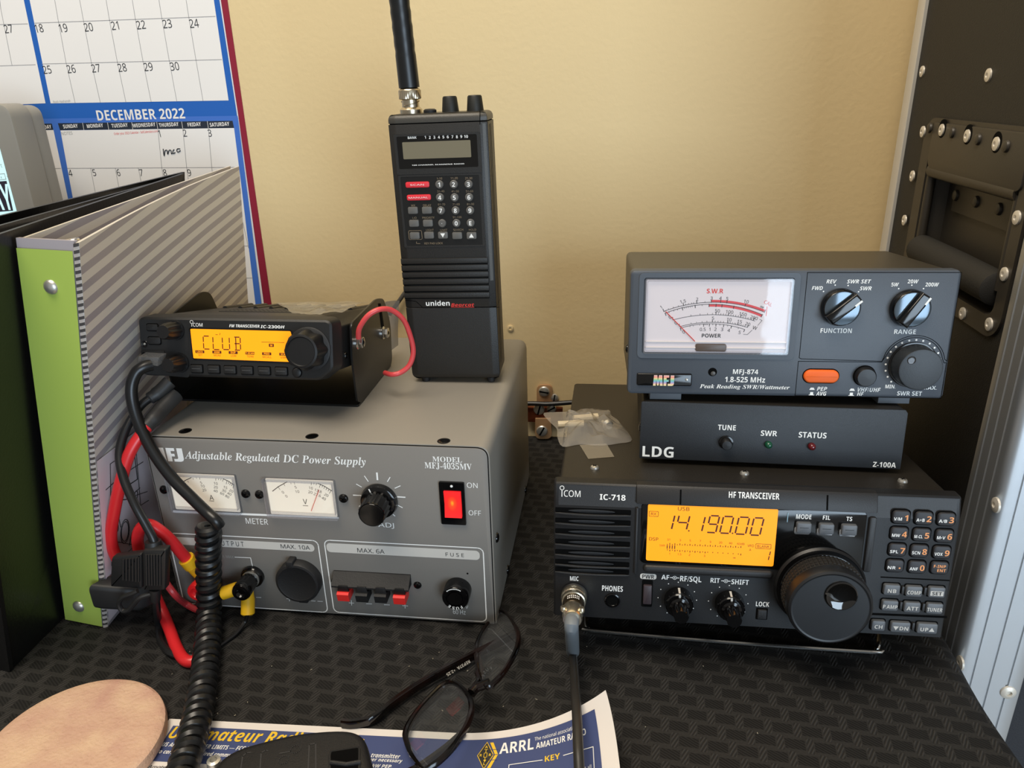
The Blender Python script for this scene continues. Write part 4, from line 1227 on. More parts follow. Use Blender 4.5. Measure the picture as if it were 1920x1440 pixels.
b = MB(); b.tube(spline([end + (p[1] - end) * .15, end, (-15.04,367.3,17), (-13.12,337.2,30), (-11.3,315.6,34), (-9.94,296.9,33), (-8.93,286.2,30), (-7.06,266.5,24)], 8), 2.9, mat('lead_rubber', '#2b2926', 0.4), 12); b.build('cable', plug, True)

# ================================================================== antenna tuner
LB = mat('tuner_front_paint', '#212428', 0.45, bump=(2500, 0.5, 0.0003))
LW, LH, LD = 164.9, 39.9, 150.0
tuner = thing('antenna_tuner', 'flat black antenna tuner with a tune button on the base transceiver', 'tuner', (23.98,453.4,124.9),-0.0223,-0.1015,0.0000)
b = MB(); b.prism(rpoly([(0.6, 0.4), (LW - .6, .4), (LW - .6, LH - .2), (.6, LH - .2)], [.5, .5, 3, 3]), 0.6, LD, RC, .2); b.build('case', tuner)
b = MB(); b.prism(rpoly([(0, 0), (LW, 0), (LW, LH - 2.2), (LW - 1.6, LH), (.8, LH), (0, LH - .8)], .4), -0.4, 1.0, LB, .4)
def t(s, st, bl, tr, m=WHITE_INK): b.text(s, st, bl, tr, m, d=.52)
t('TUNE', 'b', (49.93,22.29), (61.28,25.88)); t('SWR', 'b', (77.18,19.36), (87.35,23.01)); t('STATUS', 'b', (100.7,19.18), (117.8,22.99)); t('LDG', 'b', (2,1.5), (22.43,8.9)); t('Z-100A', 'b', (148,1.14), (161.9,4.57))
fp = b.build('front_panel', tuner)
q = (55.67,13.74)
b = MB(); b.lathe(q, [(4.8, -.4), (4.6, -1.2), (3.6, -1.4)], BLACK_GLOSS, 28); b.lathe(q, [(3.6, -1), (3.6, -5.4), (3.0, -6.4), (.1, -6.6)], BLACK, 28); b.build('tune_button', fp)
for q, cc in (((82.5,13.5), ('#0e4a33', '#0c5c3b')), ((109.4,13.51), ('#5a0f16', '#6a1018'))):
    b = MB(); b.lathe(q, [(2.4, -.4), (2.4, -1.8), (1.9, -3.2), (1.0, -3.9), (.1, -4.0)], mat('led_lens', cc[0], .15, coat=.5), 20); b.build('led', fp)
b = MB(); b.screw((12, 18), 3.2, 0.6, BLACK_GLOSS, 'x', -1, 1.4); b.build('case_screw', tuner)

# ================================================================== SWR and power meter
WB = mat('slate_plastic', '#474d55', 0.42, bump=(2600, 0.3, 0.0003))
WBK = mat('wattmeter_case_paint', '#3b372f', 0.4, bump=(1800, 0.35, 0.0004))
WW, WH, WD = 196.6, 81.2, 112.0
wm = thing('power_meter', 'slate grey SWR power meter with a lit dial, topmost of the stack', 'meter', (14.6,457.5,169.5),0.0153,-0.0942,0.0000)
b = MB(); b.prism(rpoly([(1.5, 1.5), (WW - 1.5, 1.5), (WW - 1.5, WH - 1), (1.5, WH - 1)], [1.5, 1.5, 4, 4]), 7, WD, WBK, 0, 1.2); b.build('case', wm)
b = MB(); b.screw((45, 20), 3.0, 1.4, BLACK_GLOSS, 'x', -1, 1.6); b.build('case_screw', wm)
b = MB()
m0, m1 = (9.64,25.78), (99.31,77.1)
g0, g1 = (10.05,28.79), (98.68,75.3)
fo = rr((0, 0), (WW, WH), 3.2, 8)
b.loft([[(x, 8.5, z) for x, z in fo], [(x, 2.6, z) for x, z in fo], [(x, 0.9, z) for x, z in inset(fo, .5)], [(x, 0, z) for x, z in inset(fo, 2.0)]], WB)
b.ring(rr((m0[0] - 4, m0[1] - 1), (m1[0] + 4, m1[1] + 2.5), 3, 6), rr((m0[0] - 1, m0[1] + 2), (m1[0] + .5, m1[1] - .5), 1.5, 6), -.7, 0.2, WB)
def t(s, st, bl, tr, m=WHITE_INK): b.text(s, st, bl, tr, m, d=.12)
t('MFJ-874', 'b', (66.75,14.82), (82.47,17.88)); t('1.8-525 MHz', 'b', (62.09,9.29), (87.15,12.82)); t('Peak Reading SWR/Wattmeter', 'I', (46.41,5), (102.8,7.56))
t('FWD', 'i', (110.4,69), (116.9,71.31)); t('REV', 'i', (118.6,73.08), (124.6,75.41)); t('SWR SET', 'i', (130.7,73.1), (144.7,75.41)); t('SWR', 'i', (138.6,68.86), (145.5,71.19)); t('FUNCTION', 'b', (118.1,42.17), (136.8,45.02))
t('5W', 'i', (156.7,71.27), (161,73.54)); t('20W', 'i', (165.9,73.13), (172.1,75.42)); t('200W', 'i', (176.3,71.23), (184,73.56)); t('RANGE', 'b', (161.9,41.86), (174.6,44.65))
t('PEP', 'i', (119.6,4.47), (125.8,7.06)); t('AVG', 'i', (119.4,1.27), (125.7,3.87)); t('VHF/UHF', 'i', (144.4,4.27), (158.3,6.98)); t('HF', 'i', (144.4,1.54), (148.4,3.99)); t('MIN.', 'b', (160.9,6.78), (167,9.16)); t('MAX.', 'b', (183.1,6.35), (191.7,8.76)); t('SWR SET', 'b', (168.5,2.23), (183.3,4.99))
for q in ((116.6,5.84), (141.1,5.63)):
    b.flat([(q[0] - 1.7, q[1] - .9), (q[0] + 1.7, q[1] - .9), (q[0] + .9, q[1] + .6), (q[0] - .9, q[1] + .6)], WHITE_INK)
for q in ((116.6,2.36), (140.9,2.44)):
    b.flat([(q[0] - 1.7, q[1] - 1.0), (q[0] + 1.7, q[1] - 1.0), (q[0] + 1.7, q[1] - .6), (q[0] + 1, q[1] - .6), (q[0] + .9, q[1] + 1.1), (q[0] - .9, q[1] + 1.1), (q[0] - 1, q[1] - .6), (q[0] - 1.7, q[1] - .6)], WHITE_INK)
for q in ((117.5,68.09), (124,72.01), (131.6,71.76), (138.1,67.97), (161.2,69.91), (168.5,72), (175.5,69.93)):
    b.lathe(q, [(.45, -.1), (.45, -.14)], WHITE_INK, 10)
for q in ((171.4,37.66), (175.5,38.11), (179.6,37.57), (183.6,35.93), (186.8,33.33), (189.4,29.97), (191.1,26.14), (167.4,36.17), (164.1,33.63), (161.4,30.4), (160,26.55), (159.4,22.38), (159.8,18.2), (161.5,14.3), (164,11.17)):
    b.lathe(q, [(.62, -.1), (.62, -.14)], WHITE_INK, 12)
# engraved outlines of the control fields
kc = (175.5,22.28)
ro = 18.6
arcp = [(kc[0] + ro * math.cos(math.radians(a)), kc[1] + ro * math.sin(math.radians(a))) for a in range(12, 158, 6)]
up = [(106.9,25.9), (107,79.71), (195.9,79.65), (195.3,24.77)] + arcp + [(157,24.28), (108.4,25.22)]
lo = [(106.6,23.63), (156.8,23.76)] + [(kc[0] + (ro - 1.2) * math.cos(math.radians(a)), kc[1] + (ro - 1.2) * math.sin(math.radians(a))) for a in range(158, 11, -6)] + [(193.7,23.72), (195.2,23.91), (195,0.71), (106.6,0.85), (106.6,23.63)]
b.strip(up + [up[0]], .35, VOID, d=.1); b.strip(lo, .35, VOID, d=.1)
wf = b.build('front_panel', wm)
# dial
WD_ = mat('wattmeter_dial_paper', '#d9d0d2', 0.6, emit=('#ffeeee', 0.04))
b = MB()
b.prism(rr(g0, g1, 1.0), -0.5, 0.0, WD_)
def dl(s, q, h=2.0, m=DARK_INK, st='s', ang=0, wide=1.0): b.label(s, st, q, h, m, d=.62, ang=ang, wide=wide)
def darc(p, q, r, w, m, d=.6):
    cc, R_ = arc3(p, q, r)
    a0_, a1_ = math.atan2(p[1] - cc[1], p[0] - cc[0]), math.atan2(r[1] - cc[1], r[0] - cc[0])
    pts = [(cc[0] + R_ * math.cos(a0_ + (a1_ - a0_) * k / 40), cc[1] + R_ * math.sin(a0_ + (a1_ - a0_) * k / 40)) for k in range(41)]
    b.strip(pts, w, m, d=d)
    return cc, R_, a0_, a1_
def ticks(arc_, us, r0_, r1_, w=.22, m=DARK_INK):
    cc, R_, a0_, a1_ = arc_
    for u in us:
        a = a0_ + (a1_ - a0_) * u
        b.strip([(cc[0] + (R_ + r0_) * math.cos(a), cc[1] + (R_ + r0_) * math.sin(a)), (cc[0] + (R_ + r1_) * math.cos(a), cc[1] + (R_ + r1_) * math.sin(a))], w, m, d=.62)
PINK = mat('pink_scale_band', '#d8494f', 0.6)
a1 = darc((21.49,55.33), (50.68,61.23), (83.23,55.14), .32, DARK_INK); a2 = darc((22.36,54.14), (50.75,59.98), (82.07,53.44), .32, DARK_INK)
def band(arc_, u0, r0_, r1_):
    cc, R_, s_, e_ = arc_
    L_ = [s_ + (e_ - s_) * (u0 + (1 - u0) * k / 20) for k in range(21)]
    for x, y in zip(L_[:-1], L_[1:]):
        b.flat([(cc[0] + (R_ + q) * math.cos(g), cc[1] + (R_ + q) * math.sin(g)) for g, q in ((x, r0_), (y, r0_), (y, r1_), (x, r1_))], PINK, d=.58)
band(a1, .47, .1, 1.5); band(a2, .45, -1.5, -.1)
ticks(a1, (0, .2, .33, .47, .56, .62, .8, 1), -.2, 1.6, .4); ticks(a1, (.05, .1, .15, .22, .25, .28, .3, .41), 0, .8); ticks(a2, (0, .18, .31, .45, .52, .58, .7, 1), -1.6, .2, .4); ticks(a2, (.04, .09, .13, .2, .22, .24, .26, .28, .38), -.8, 0)
a3 = darc((27.53,49.88), (52.77,53.35), (77.83,49.52), .28, DARK_INK)
ticks(a3, (0, .52, .67, .82, .98), 0, 1.8, .4); ticks(a3, (.22, .33, .42, .48, .55, .58, .61, .64, .7, .73, .76, .79, .85, .88, .91, .95), 0, 1.0)
a4 = darc((31.88,45.6), (52.4,48.5), (73.57,45.39), .28, DARK_INK); a5 = darc((32.26,44.64), (52.46,47.54), (72.03,44.01), .28, DARK_INK)
ticks(a4, (0, .48, .7, .85, 1), 0, 1.6, .4); ticks(a4, (.17, .25, .33, .4, .52, .56, .6, .64, .72, .74, .77, .8, .82, .87, .9, .93, .96), 0, .9); ticks(a5, (0, .36, .45, .55, .67, .79, 1), -1.6, 0, .4); ticks(a5, (.15, .2, .3, .38, .4, .42, .5, .61, .73, .9), -.8, 0)
for s, q, an in (('1', (19.72,57.88), 35), ('1.5', (33.11,61.68), 15), ('2', (41.74,63.06), 5), ('3', (50.53,63.76), 0), ('4', (55.97,63.78), -3), ('5', (60.08,63.55), -6), ('10', (71.76,61.75), -12), ('\u221e', (81.59,58.43), -20), ('0', (25.46,51.58), 30), ('50', (54.59,55.84), -3), ('100', (62.05,55.16), -6), ('150', (70.28,53.78), -10), ('200', (77.19,51.55), -15), ('0', (29.29,47.82), 30), ('5', (52.15,51.09), 0), ('10', (62.13,50.27), -8), ('15', (68.58,49.05), -12), ('20', (73.65,47.51), -16),
                 ('0.5', (46.23,43.88), 0), ('1', (50.52,44.02), 0), ('2', (54.08,44.04), 0), ('3', (58.17,43.97), -4), ('4', (62.34,43.42), -8), ('5', (69.06,42.1), -12), ('0', (34.38,42.06), 25)):
    dl(s, q, 2.05, ang=an)
dl('S.W.R', (52.38,68.29), 2.8, RED_INK, 'b'); dl('POWER', (51.75,39.88), 2.4, DARK_INK, 'b', wide=1.0); dl('W', (78.15,45.09), 2.2, ang=-15); dl('CAL', (85.06,60.69), 2.2, RED_INK, ang=-25)
b.strip([(80.67,50.55), (82.18,49.88), (79.83,46.64)], .22, DARK_INK, d=.62); b.strip([(76.63,43.71), (73.9,40.77), (71.43,40.92)], .22, DARK_INK, d=.62)
b.strip([(84.58,58.51), (84.38,52.78)], .4, RED_INK, d=.6)
dial = b.build('dial', wm, label='white printed meter dial')
b = MB(); b.tube([(22.68,55.3)[:1] + (-1.4,) + (22.68,55.3)[1:], (41.63,36.34)[:1] + (-1.4,) + (41.63,36.34)[1:]], .28, RED_INK, 6); b.build('needle', dial)
FROST = mat('frosted_strip', '#dcd5d3', 0.3)
b = MB()
for q in ((55.8,35.76), (56.03,31.93)):
    b.tube([(g0[0] + .6, -.9, q[1]), (g1[0] - .6, -.9, q[1])], .5, FROST, 8)
b.prism(rr((42.17,29.68), (61.49,34.6), 1.4), -1.6, -.3, mat('movement_brown', '#54443a', 0.4), .5)
b.build('movement_cover', dial)
b = MB()
b.flat(rr((g0[0] - .3, g0[1] - .3), (g1[0] + .3, g1[1] + .3), 1.2, 6), clear('wattmeter_window', ior=1.45, rough=.03, bump=(22, .12)), d=2.0)
b.ring(rr((g0[0] - .8, g0[1] - .8), (g1[0] + .8, g1[1] + .8), 1.4, 6), rr((g0[0] + .9, g0[1] + .9), (g1[0] - .9, g1[1] - .9), 1.0, 6), -2.0, -.2, CLEARP)
b.build('meter_window', dial)
# badge with a banded logo
BAND = bpy.data.materials.new('rainbow_foil'); BAND.use_nodes = True
nt = BAND.node_tree; pb = nt.nodes['Principled BSDF']; pb.inputs['Roughness'].default_value = .3
l0, l1 = (16.46,6.49), (29.82,13.56)
tcn = nt.nodes.new('ShaderNodeTexCoord'); sp = nt.nodes.new('ShaderNodeSeparateXYZ'); mr = nt.nodes.new('ShaderNodeMapRange'); rp = nt.nodes.new('ShaderNodeValToRGB')
mr.inputs[1].default_value = l0[1] * .001; mr.inputs[2].default_value = l1[1] * .001
nt.links.new(tcn.outputs['Object'], sp.inputs[0]); nt.links.new(sp.outputs['Z'], mr.inputs[0]); nt.links.new(mr.outputs[0], rp.inputs[0]); nt.links.new(rp.outputs[0], pb.inputs['Base Color'])
cr_ = rp.color_ramp; cr_.interpolation = 'CONSTANT'
cols = ['#efdca6', '#ecc3a0', '#c8a4c0', '#8fa6c8', '#7cc0c4', '#86c49a', '#d8d493', '#efb58c', '#ec8f84', '#e9c0b4']
cr_.elements[0].color = (*lin(cols[0]), 1); cr_.elements[1].position = .1; cr_.elements[1].color = (*lin(cols[1]), 1)
for k in range(2, 10):
    e = cr_.elements.new(k / 10); e.color = (*lin(cols[k]), 1)
b = MB(); b.prism(rr((6.05,6.32), (41.1,14.62), 1.0), -1.3, 0, BLACK_GLOSS, .8, steps=3)
mfj(b, l0, l1, BAND, 1.38)
b.lathe((37.74,10.8), [(1.0, -1.3), (.8, -1.9), (.1, -2.1)], STEEL, 12)
b.build('badge', wf, label='glossy black badge with rainbow letters')
b = MB(); q = (53.98,15.87); b.lathe(q, [(2.8, -.1), (2.7, -.2)], VOID, 24); b.lathe((q[0] + .4, q[1] - 1.0), [(1.5, -.2), (1.2, -.35), (.1, -.4)], mat('adjuster_grey', '#4a4744', .4), 14); b.build('zero_adjust_hole', wf)
# rotary selectors
for c, ang in (((128.2,58.5), 41), ((168.8,57.99), 57)):
    b = MB()
    b.lathe(c, [(11.6, 0), (11.6, -2.2), (11.0, -4.4), (10.4, -5.0)], BLACK_GLOSS, 48)
    b.lathe(c, [(10.4, -5.0), (9.6, -5.2), (.1, -5.2)], mat('selector_inlay', '#5a6670', 0.12, .6), 48)
    ca, sa = math.cos(math.radians(ang)), math.sin(math.radians(ang))
    rot = lambda u, v: (c[0] + u * ca - v * sa, c[1] + u * sa + v * ca)
    b.prism([rot(-10.8, -3.4), rot(11.2, -3.4), rot(11.2, 3.4), rot(-10.8, 3.4)], -9.6, -4.6, BLACK_GLOSS, 1.4, steps=3)
    sel = b.build('selector_knob', wf)
    b = MB(); b.strip([rot(6.2, -2.2), rot(10.4, -2.2)], 1.3, WHITE_INK, d=9.75); b.build('pointer_mark', sel)
b = MB(); c = kc
b.lathe(c, [(14.6, 0), (14.6, -1.0), (13.9, -1.2)], BLACK_GLOSS, 56)
b.lathe(c, [(13.6, -.6), (13.0, -11.4), (12.6, -12.2), (11.8, -12.4), (.1, -12.4)], mat('swr_knob_plastic', '#24282c', .42, bump=(2600, .3, .0003)), 64)
kn = b.build('set_knob', wf)
b = MB(); b.lathe((169.3,28.3), [(2.6, -12.3), (2.5, -12.6), (1.9, -12.4), (1.0, -11.9 - .6), (.1, -12.45)], mat('knob_dimple', '#2b2826', .15, .2), 24); b.build('knob_dimple', kn)
b = MB(); b.flat(rr((109.8,9.28), (132.5,19.1), 5, 8), VOID, d=.1); b.prism(rr((110.4,9.99), (131.9,18.4), 4.6, 8), -2.2, 0, mat('orange_button', '#f0661a', .6), 1.2, steps=3); b.build('average_button', wf, label='orange oblong button')
b = MB(); q = (147.5,14.68); b.lathe(q, [(6.9, -.1), (6.8, -.2)], VOID, 32); b.lathe(q, [(6.3, 0), (6.3, -3.2), (5.4, -4.6), (.1, -4.9)], BLACK, 36); b.build('band_button', wf)
for q0_, q1_ in (((15.09,-3.2), (35.56,-0.26)), ((159.1,-4.22), (178.4,-1.54))):
    b = MB(); b.box((q0_[0], 4, -4.6), (q1_[0], 16, 1.8), mat('foot_rubber', '#565b61', .6), .6); b.build('foot', wm)
    b = MB(); b.box((q0_[0], WD - 18, -4.6), (q1_[0], WD - 6, 1.8), mat('foot_rubber', '#565b61', .6), .6); b.build('foot', wm)
# ================================================================== mobile transceiver in its bracket
MBODY = mat('mobile_radio_casting', '#1f1e1d', 0.42, bump=(1600, 0.35, 0.0004))
MFACE = mat('mobile_radio_face', '#181818', 0.48, bump=(2400, 0.3, 0.0003))
IW, IH, ID = 139.9, 40.6, 128.0
mob = thing('mobile_radio', 'small black mobile transceiver with an amber screen in its bracket on the power supply', 'radio', (-321.4,450.3,178.4),-0.0180,-0.2172,0.0000)
b = MB()
sec = rpoly([(3, 4), (IW - 3, 4), (IW - 3, IH - 6), (IW - 14, IH + 1.5), (14, IH + 1.5), (3, IH - 6)], 1.5)
b.loft([[(x, 9, z) for x, z in inset(sec, .5)], [(x, 14, z) for x, z in sec], [(x, ID, z) for x, z in sec]], MBODY)
for k in range(9):
    x = 18 + k * 13
    b.tube([(x, 84, IH + .9), (x, ID, IH + .9)], 2.2, MBODY, 8)
b.prism(rc((66, 58), 62, 30, 2), IH + 1.4, IH + 1.9, mat('vent_paint', '#252422', .6), ax='z')
for j in range(4):
    for k in range(16):
        b.lathe((39 + k * 3.4, 48 + j * 5.5), [(.9, IH + 1.92), (.8, IH + 1.95)], VOID, 8, 'z')
b.build('body', mob)
b = MB()
fo = rpoly([(0, 1.5), (3, 0), (IW - 10, 0), (IW, 8), (IW, IH - 2), (IW - 3, IH), (3, IH), (0, IH - 2)], [1.5, 2, 3, 3, 2, 2, 2, 2], 3)
b.loft([[(x, 14, z) for x, z in inset(fo, -1.5)], [(x, 4, z) for x, z in inset(fo, -.6)], [(x, 1.2, z) for x, z in fo], [(x, 0, z) for x, z in inset(fo, 1.4)]], MFACE)
fn_ = lambda x, z: (x, -.1, z)
icom(b, (40.13,34.83), (47.93,37.22), (40.03,37.93), 1.1, WHITE_INK, fn_)
b.text('FM TRANSCEIVER', 'i', (67.41,34.83), (89.24,36.76), WHITE_INK, d=.1); b.text('IC-2300H', 'i', (89.89,34.61), (107.1,36.59), WHITE_INK, d=.1)
b.flat(rpoly([(-1.56,1.26), (35.65,-0.75), (37.14,36.97), (5.49,37.92)], 2), mat('mobile_face_dark', '#1b1b1b', .5), d=.08)
face = b.build('face', mob)
b = MB()
lp = [(39.98,12.94), (116,12), (111.3,32.9), (39.04,33.24)]
b.prism(inset(rpoly(lp, .8), -1.0), -.35, 0, WIN); b.prism(rpoly(lp, .8), -.6, -.3, AMBER)
for ch, bl, tr in (('C', (48.12,19.59), (52.82,28.48)), ('L', (55.16,19.37), (60.02,28.26)), ('U', (62.01,19.52), (67.19,28.03)), ('B', (70.36,19.33), (75.13,28.18))):
    seg7(b, ch, bl, tr, .7, .1, LCD_SEG, d=.7)
for s1, s2, q in (('LOCK', 'SET', (45.08,17.6)), ('ANM', 'MONI', (57.55,17.59)), ('DUP', 'LOW', (69.47,17.56)), ('T-SCAN', 'TONE', (81.58,17.42)), ('PRIO', 'M/CALL', (93.69,17.29)), ('SCAN', 'V/MHz', (106,17.21))):
    b.flat(rc(q, 6.6, 1.9, .3), LCD_SEG, d=.66); b.label(s1, 'b', q, 1.3, AMBER, d=.72, wide=.95); b.label(s2, 's', (q[0] + .2, q[1] - 2.2), 1.35, LCD_SEG, d=.7)
b.label('\u266a', 'g', (60.54,30.27), 1.8, LCD_SEG, d=.7); b.strip([(57.39,29.67), (58.94,29.59)], .3, LCD_SEG, d=.7); b.strip([(90.35,25.22), (106.7,25.19)], .25, LCD_SEG, d=.7)
q = (97.32,23.11); b.flat(rc(q, 3.6, 2.2, .3), LCD_SEG, d=.66); b.label('M', 'b', q, 1.4, AMBER, d=.72)
b.build('screen', face, label='amber backlit screen')
for q in ((41.86,5.75), (54.48,5.7), (66.42,5.56), (78.71,5.51), (91.24,5.53), (103.5,5.56)):
    b = MB(); b.flat(rc(q, 9.6, 6.2, .8), VOID, d=.08); b.prism(rc(q, 8.6, 5.2, .8), -1.5, 0, MFACE, .5); b.strip([(q[0] - 3, q[1] + .1), (q[0] + 3, q[1] + .1)], .35, GREY_INK if False else mat('key_mark', '#4a4a4a', .5), d=1.56); b.build('function_key', face)
b = MB(); q = (114.6,4.93); b.lathe(q, [(3.6, -.1), (3.5, -.15)], VOID, 24); b.lathe(q, [(3.1, 0), (3.1, -1.0), (2.4, -1.5), (.1, -1.6)], MFACE, 24); b.build('round_key', face)
c = (124,21.04)
b = MB()
b.lathe(c, [(15.0, 0.2), (15.0, -1.0), (14.0, -1.6)], BLACK_MATT, 40)
b.lathe(c, [(13.8, -.6), (13.6, -7), (12.4, -12.2), (11.2, -13.6), (9.8, -14.0), (9.2, -13.2), (8.6, -13.2), (.1, -13.6)], BLACK, 64, flute=(8, 1.9, 0, 2))
b.build('tuning_knob', face)
for c in ((27.55,32.05), (29.43,9.53)):
    b = MB(); b.lathe(c, [(7.0, 0), (6.8, -1.2)], BLACK, 28); b.lathe(c, [(6.2, -.6), (5.8, -10), (5.2, -13.6), (4.4, -14.4), (.1, -14.4)], BLACK, 48, flute=(10, .9, 0, 2)); b.build('small_knob', face)
for q, w, h in (((10.75,33.77), 8.5, 4.6), ((11.61,24.55), 9.5, 5.0)):
    b = MB(); b.flat(rc(q, w + 1, h + 1, 1.6), VOID, d=.1); b.prism(rc(q, w, h, 1.5), -1.0, 0, MFACE, .4); b.build('side_key', face)
b = MB(); q = (3.79,21.98); b.lathe(q, [(2.4, -.1), (2.2, -.3), (1.7, -.12), (1.6, -.1)], BLACK_GLOSS, 20); b.lathe(q, [(.9, -.1), (.6, -.5), (.1, -.5)], STEEL, 12); b.build('face_screw', face)
b = MB(); b.prism(rr((1.03,8.1), (18.68,17.84), 1.2), -.9, 0, MFACE, .4); b.flat(rr((2.31,8.88), (16.17,16.3), .8), VOID, d=1.0); b.build('modular_socket', face)
for q in ((27.14,13.14),):
    b = MB(); b.screw((q[0] + 4, q[1]), 2.4, IW - 3.0, BLACK_GLOSS, 'x', 1, 1.6); b.build('side_screw', mob)
# U-shaped bracket with two ears
BRK = mat('bracket_black_paint', '#101010', 0.32)
b = MB()
ear = rpoly([(482.1,148.6), (481,182.1), (486.5,206.7), (549.5,208), (567.1,202.8), (578.5,179.1), (574.7,149), (570.4,144.6), (492.9,142.7)], [2, 3, 5, 8, 6, 6, 3, 3, 2], 4)
b.prism([(y_, max(z_, 143.8)) for y_, z_ in ear], -180.2, -178.6, BRK, .3, ax='x')
brk = b.build('bracket', mob, True, 'black painted mounting bracket')
b = MB(); b.prism([(551.8,203.1), (556.6,201.8), (559.6,180.4), (553.8,181.3)], -178.5, -178.2, VOID, ax='x'); b.build('slot', brk, True)
b = MB(); b.prism(rpoly([(-324, 486), (-178.8, 483), (-178.8, 572), (-324, 574)], 2), 143.9, 145.5, BRK, .3, ax='z'); b.build('base_plate', brk, True)
b = MB()
ear2 = rpoly([(486, 144.5), (483, 182), (492, 206), (548, 213), (560, 209), (572, 180), (572, 144.5)], [2, 3, 5, 8, 6, 6, 2], 4)
b.prism(ear2, -324.2, -322.6, BRK, .3, ax='x'); b.build('side_ear', brk, True)
def hexbolt(q, x):
    mb = MB()
    mb.lathe(q, [(5.2, x), (5.2, x + 1.2), (4.7, x + 1.6)], CHROME, 24, 'x')
    mb.prism(circ(q, 4.1, 6), x + 1.4, x + 5.2, CHROME, 0, .5, ax='x')
    mb.lathe(q, [(1.6, x + 5.25), (1.5, x + 5.3)], VOID, 8, 'x')
    return mb
hexbolt((493.3,190.4), -178.6).build('bracket_bolt', mob, True, 'bright hexagon bolt')
hexbolt((554.6,178), -178.6).build('bracket_bolt', mob, True, 'bright hexagon bolt')
b = MB()
b.tube(spline([(-174.4,486,196), (-172.1,484,204.2), (-165,484,213.3), (-157.4,488,216.8), (-150.8,495,214.1), (-144.3,500,205.5), (-141,503,191.7), (-140.2,504,179.9), (-143.5,503,170.2), (-149.9,501,164.9), (-156.6,500,163.4), (-164.4,508,161.5)], 8), 1.9, mat('coral_red_wire', '#d4484a', .35), 12)
tag(b.build('red_wire_loop'), 'thin red wire looping from the mobile radio bracket bolt towards the scanner', 'wire')
# protective film still lying over the mobile radio
FILM = clear('thin_plastic_film', tint=(.93, .92, .9), ior=1.45, rough=.12, haze=.22, hazecol=(.7, .68, .64), bump=(70, .8))
def crumpled(name, quad, nx, ny, amp, m, seed, label, cat, thick=0.0):
    """A creased sheet between four corners."""
    q = [Vector(p) for p in quad]
    mb = MB(); rows = []
    for j in range(ny + 1):
        row = []
        for i in range(nx + 1):
            u, v = i / nx, j / ny
            p = (q[0] * (1 - u) + q[1] * u) * (1 - v) + (q[3] * (1 - u) + q[2] * u) * v
            n = noise.noise(Vector((u * 4 + seed, v * 3, seed))) + .6 * abs(noise.noise(Vector((u * 9, v * 7 + seed, 3))))
            e = 0.55 + 0.45 * math.sin(math.pi * u) * math.sin(math.pi * v)
            row.append(tuple(p + Vector((2.0 * noise.noise(Vector((u * 5, v * 5, seed + 9))), 2.0 * noise.noise(Vector((u * 5, v * 5, seed + 4))), amp * (n + .5) * e + amp * .4))))
        rows.append(row)
    mb.loft(rows, m, (False, False), False)
    o = mb.build(name, sharp=18)
    return tag(o, label, cat)
film = crumpled('plastic_film', [(-217.6,484,210.4), (-185,486,213.6), (-189.9,560,200.7), (-268.9,565,197.3)], 18, 10, 2.4, FILM, 2.3, 'crumpled clear plastic film lying on top of the mobile transceiver', 'plastic film')
b = MB()
rows = []
for j in range(9):
    v = j / 8
    rows.append([tuple(Vector((-182,580,196.6)) * (1 - u) * (1 - v) + Vector((-172.5,590,194.8)) * u * (1 - v) + Vector((-177.3,590,155)) * u * v + Vector((-183.2,580,152.6)) * (1 - u) * v + Vector((0, 2 * math.sin(u * 3 + v * 4), 0))) for u in (0, .2, .4, .6, .8, 1)])
b.loft(rows, clear('grey_plastic_bag', tint=(.55, .53, .5), haze=.45, hazecol=(.4, .38, .35), rough=.2), (False, False), False)
tag(b.build('plastic_bag_flap'), 'grey translucent plastic flap hanging behind the mobile radio bracket', 'plastic film')

# hand microphone: cord from the mobile radio, coil, body on the paper
hm = thing('hand_microphone', 'black hand microphone with a coiled cord lying on the printed chart', 'microphone', (-180, 290, 4))
CORD = mat('cord_rubber', '#131415', 0.34)
RJ = clear('clear_modular_plug', tint=(.85, .85, .85), ior=1.5, rough=.08, haze=.1, hazecol=(.75, .74, .72))
b = MB()
b.prism([(-313.5,192), (-299.2,190.4), (-296.7,196.6), (-311.6,197.1)], 437, 446, RJ, .5)
b.build('modular_plug', hm, True, 'clear plastic modular plug')
b = MB()
b.tube(spline([(-304,438,191), (-307.8,434,190.5), (-311.6,431,187.4), (-314.7,428,179.3), (-314.5,425,168.5), (-310.3,421,153.9), (-301.1,416,136.3), (-289.1,412,119.8), (-276.1,409,106.9), (-265.5,407,96.56), (-259.2,405,92.26), (-257.9,406,87.07)], 10), 4.0, CORD, 14)
b.build('cord_lead', hm, True)
axis = spline([(-266.9,408,85.76), (-273.8,409,52.01), (-277.3,409,31.36), (-278.9,405.5,13), (-267.1,381,11), (-253.4,350.2,10.5), (-241.6,321.7,11), (-233.6,299.5,12), (-227.4,279,13), (-221.2,258.8,14)], 40)
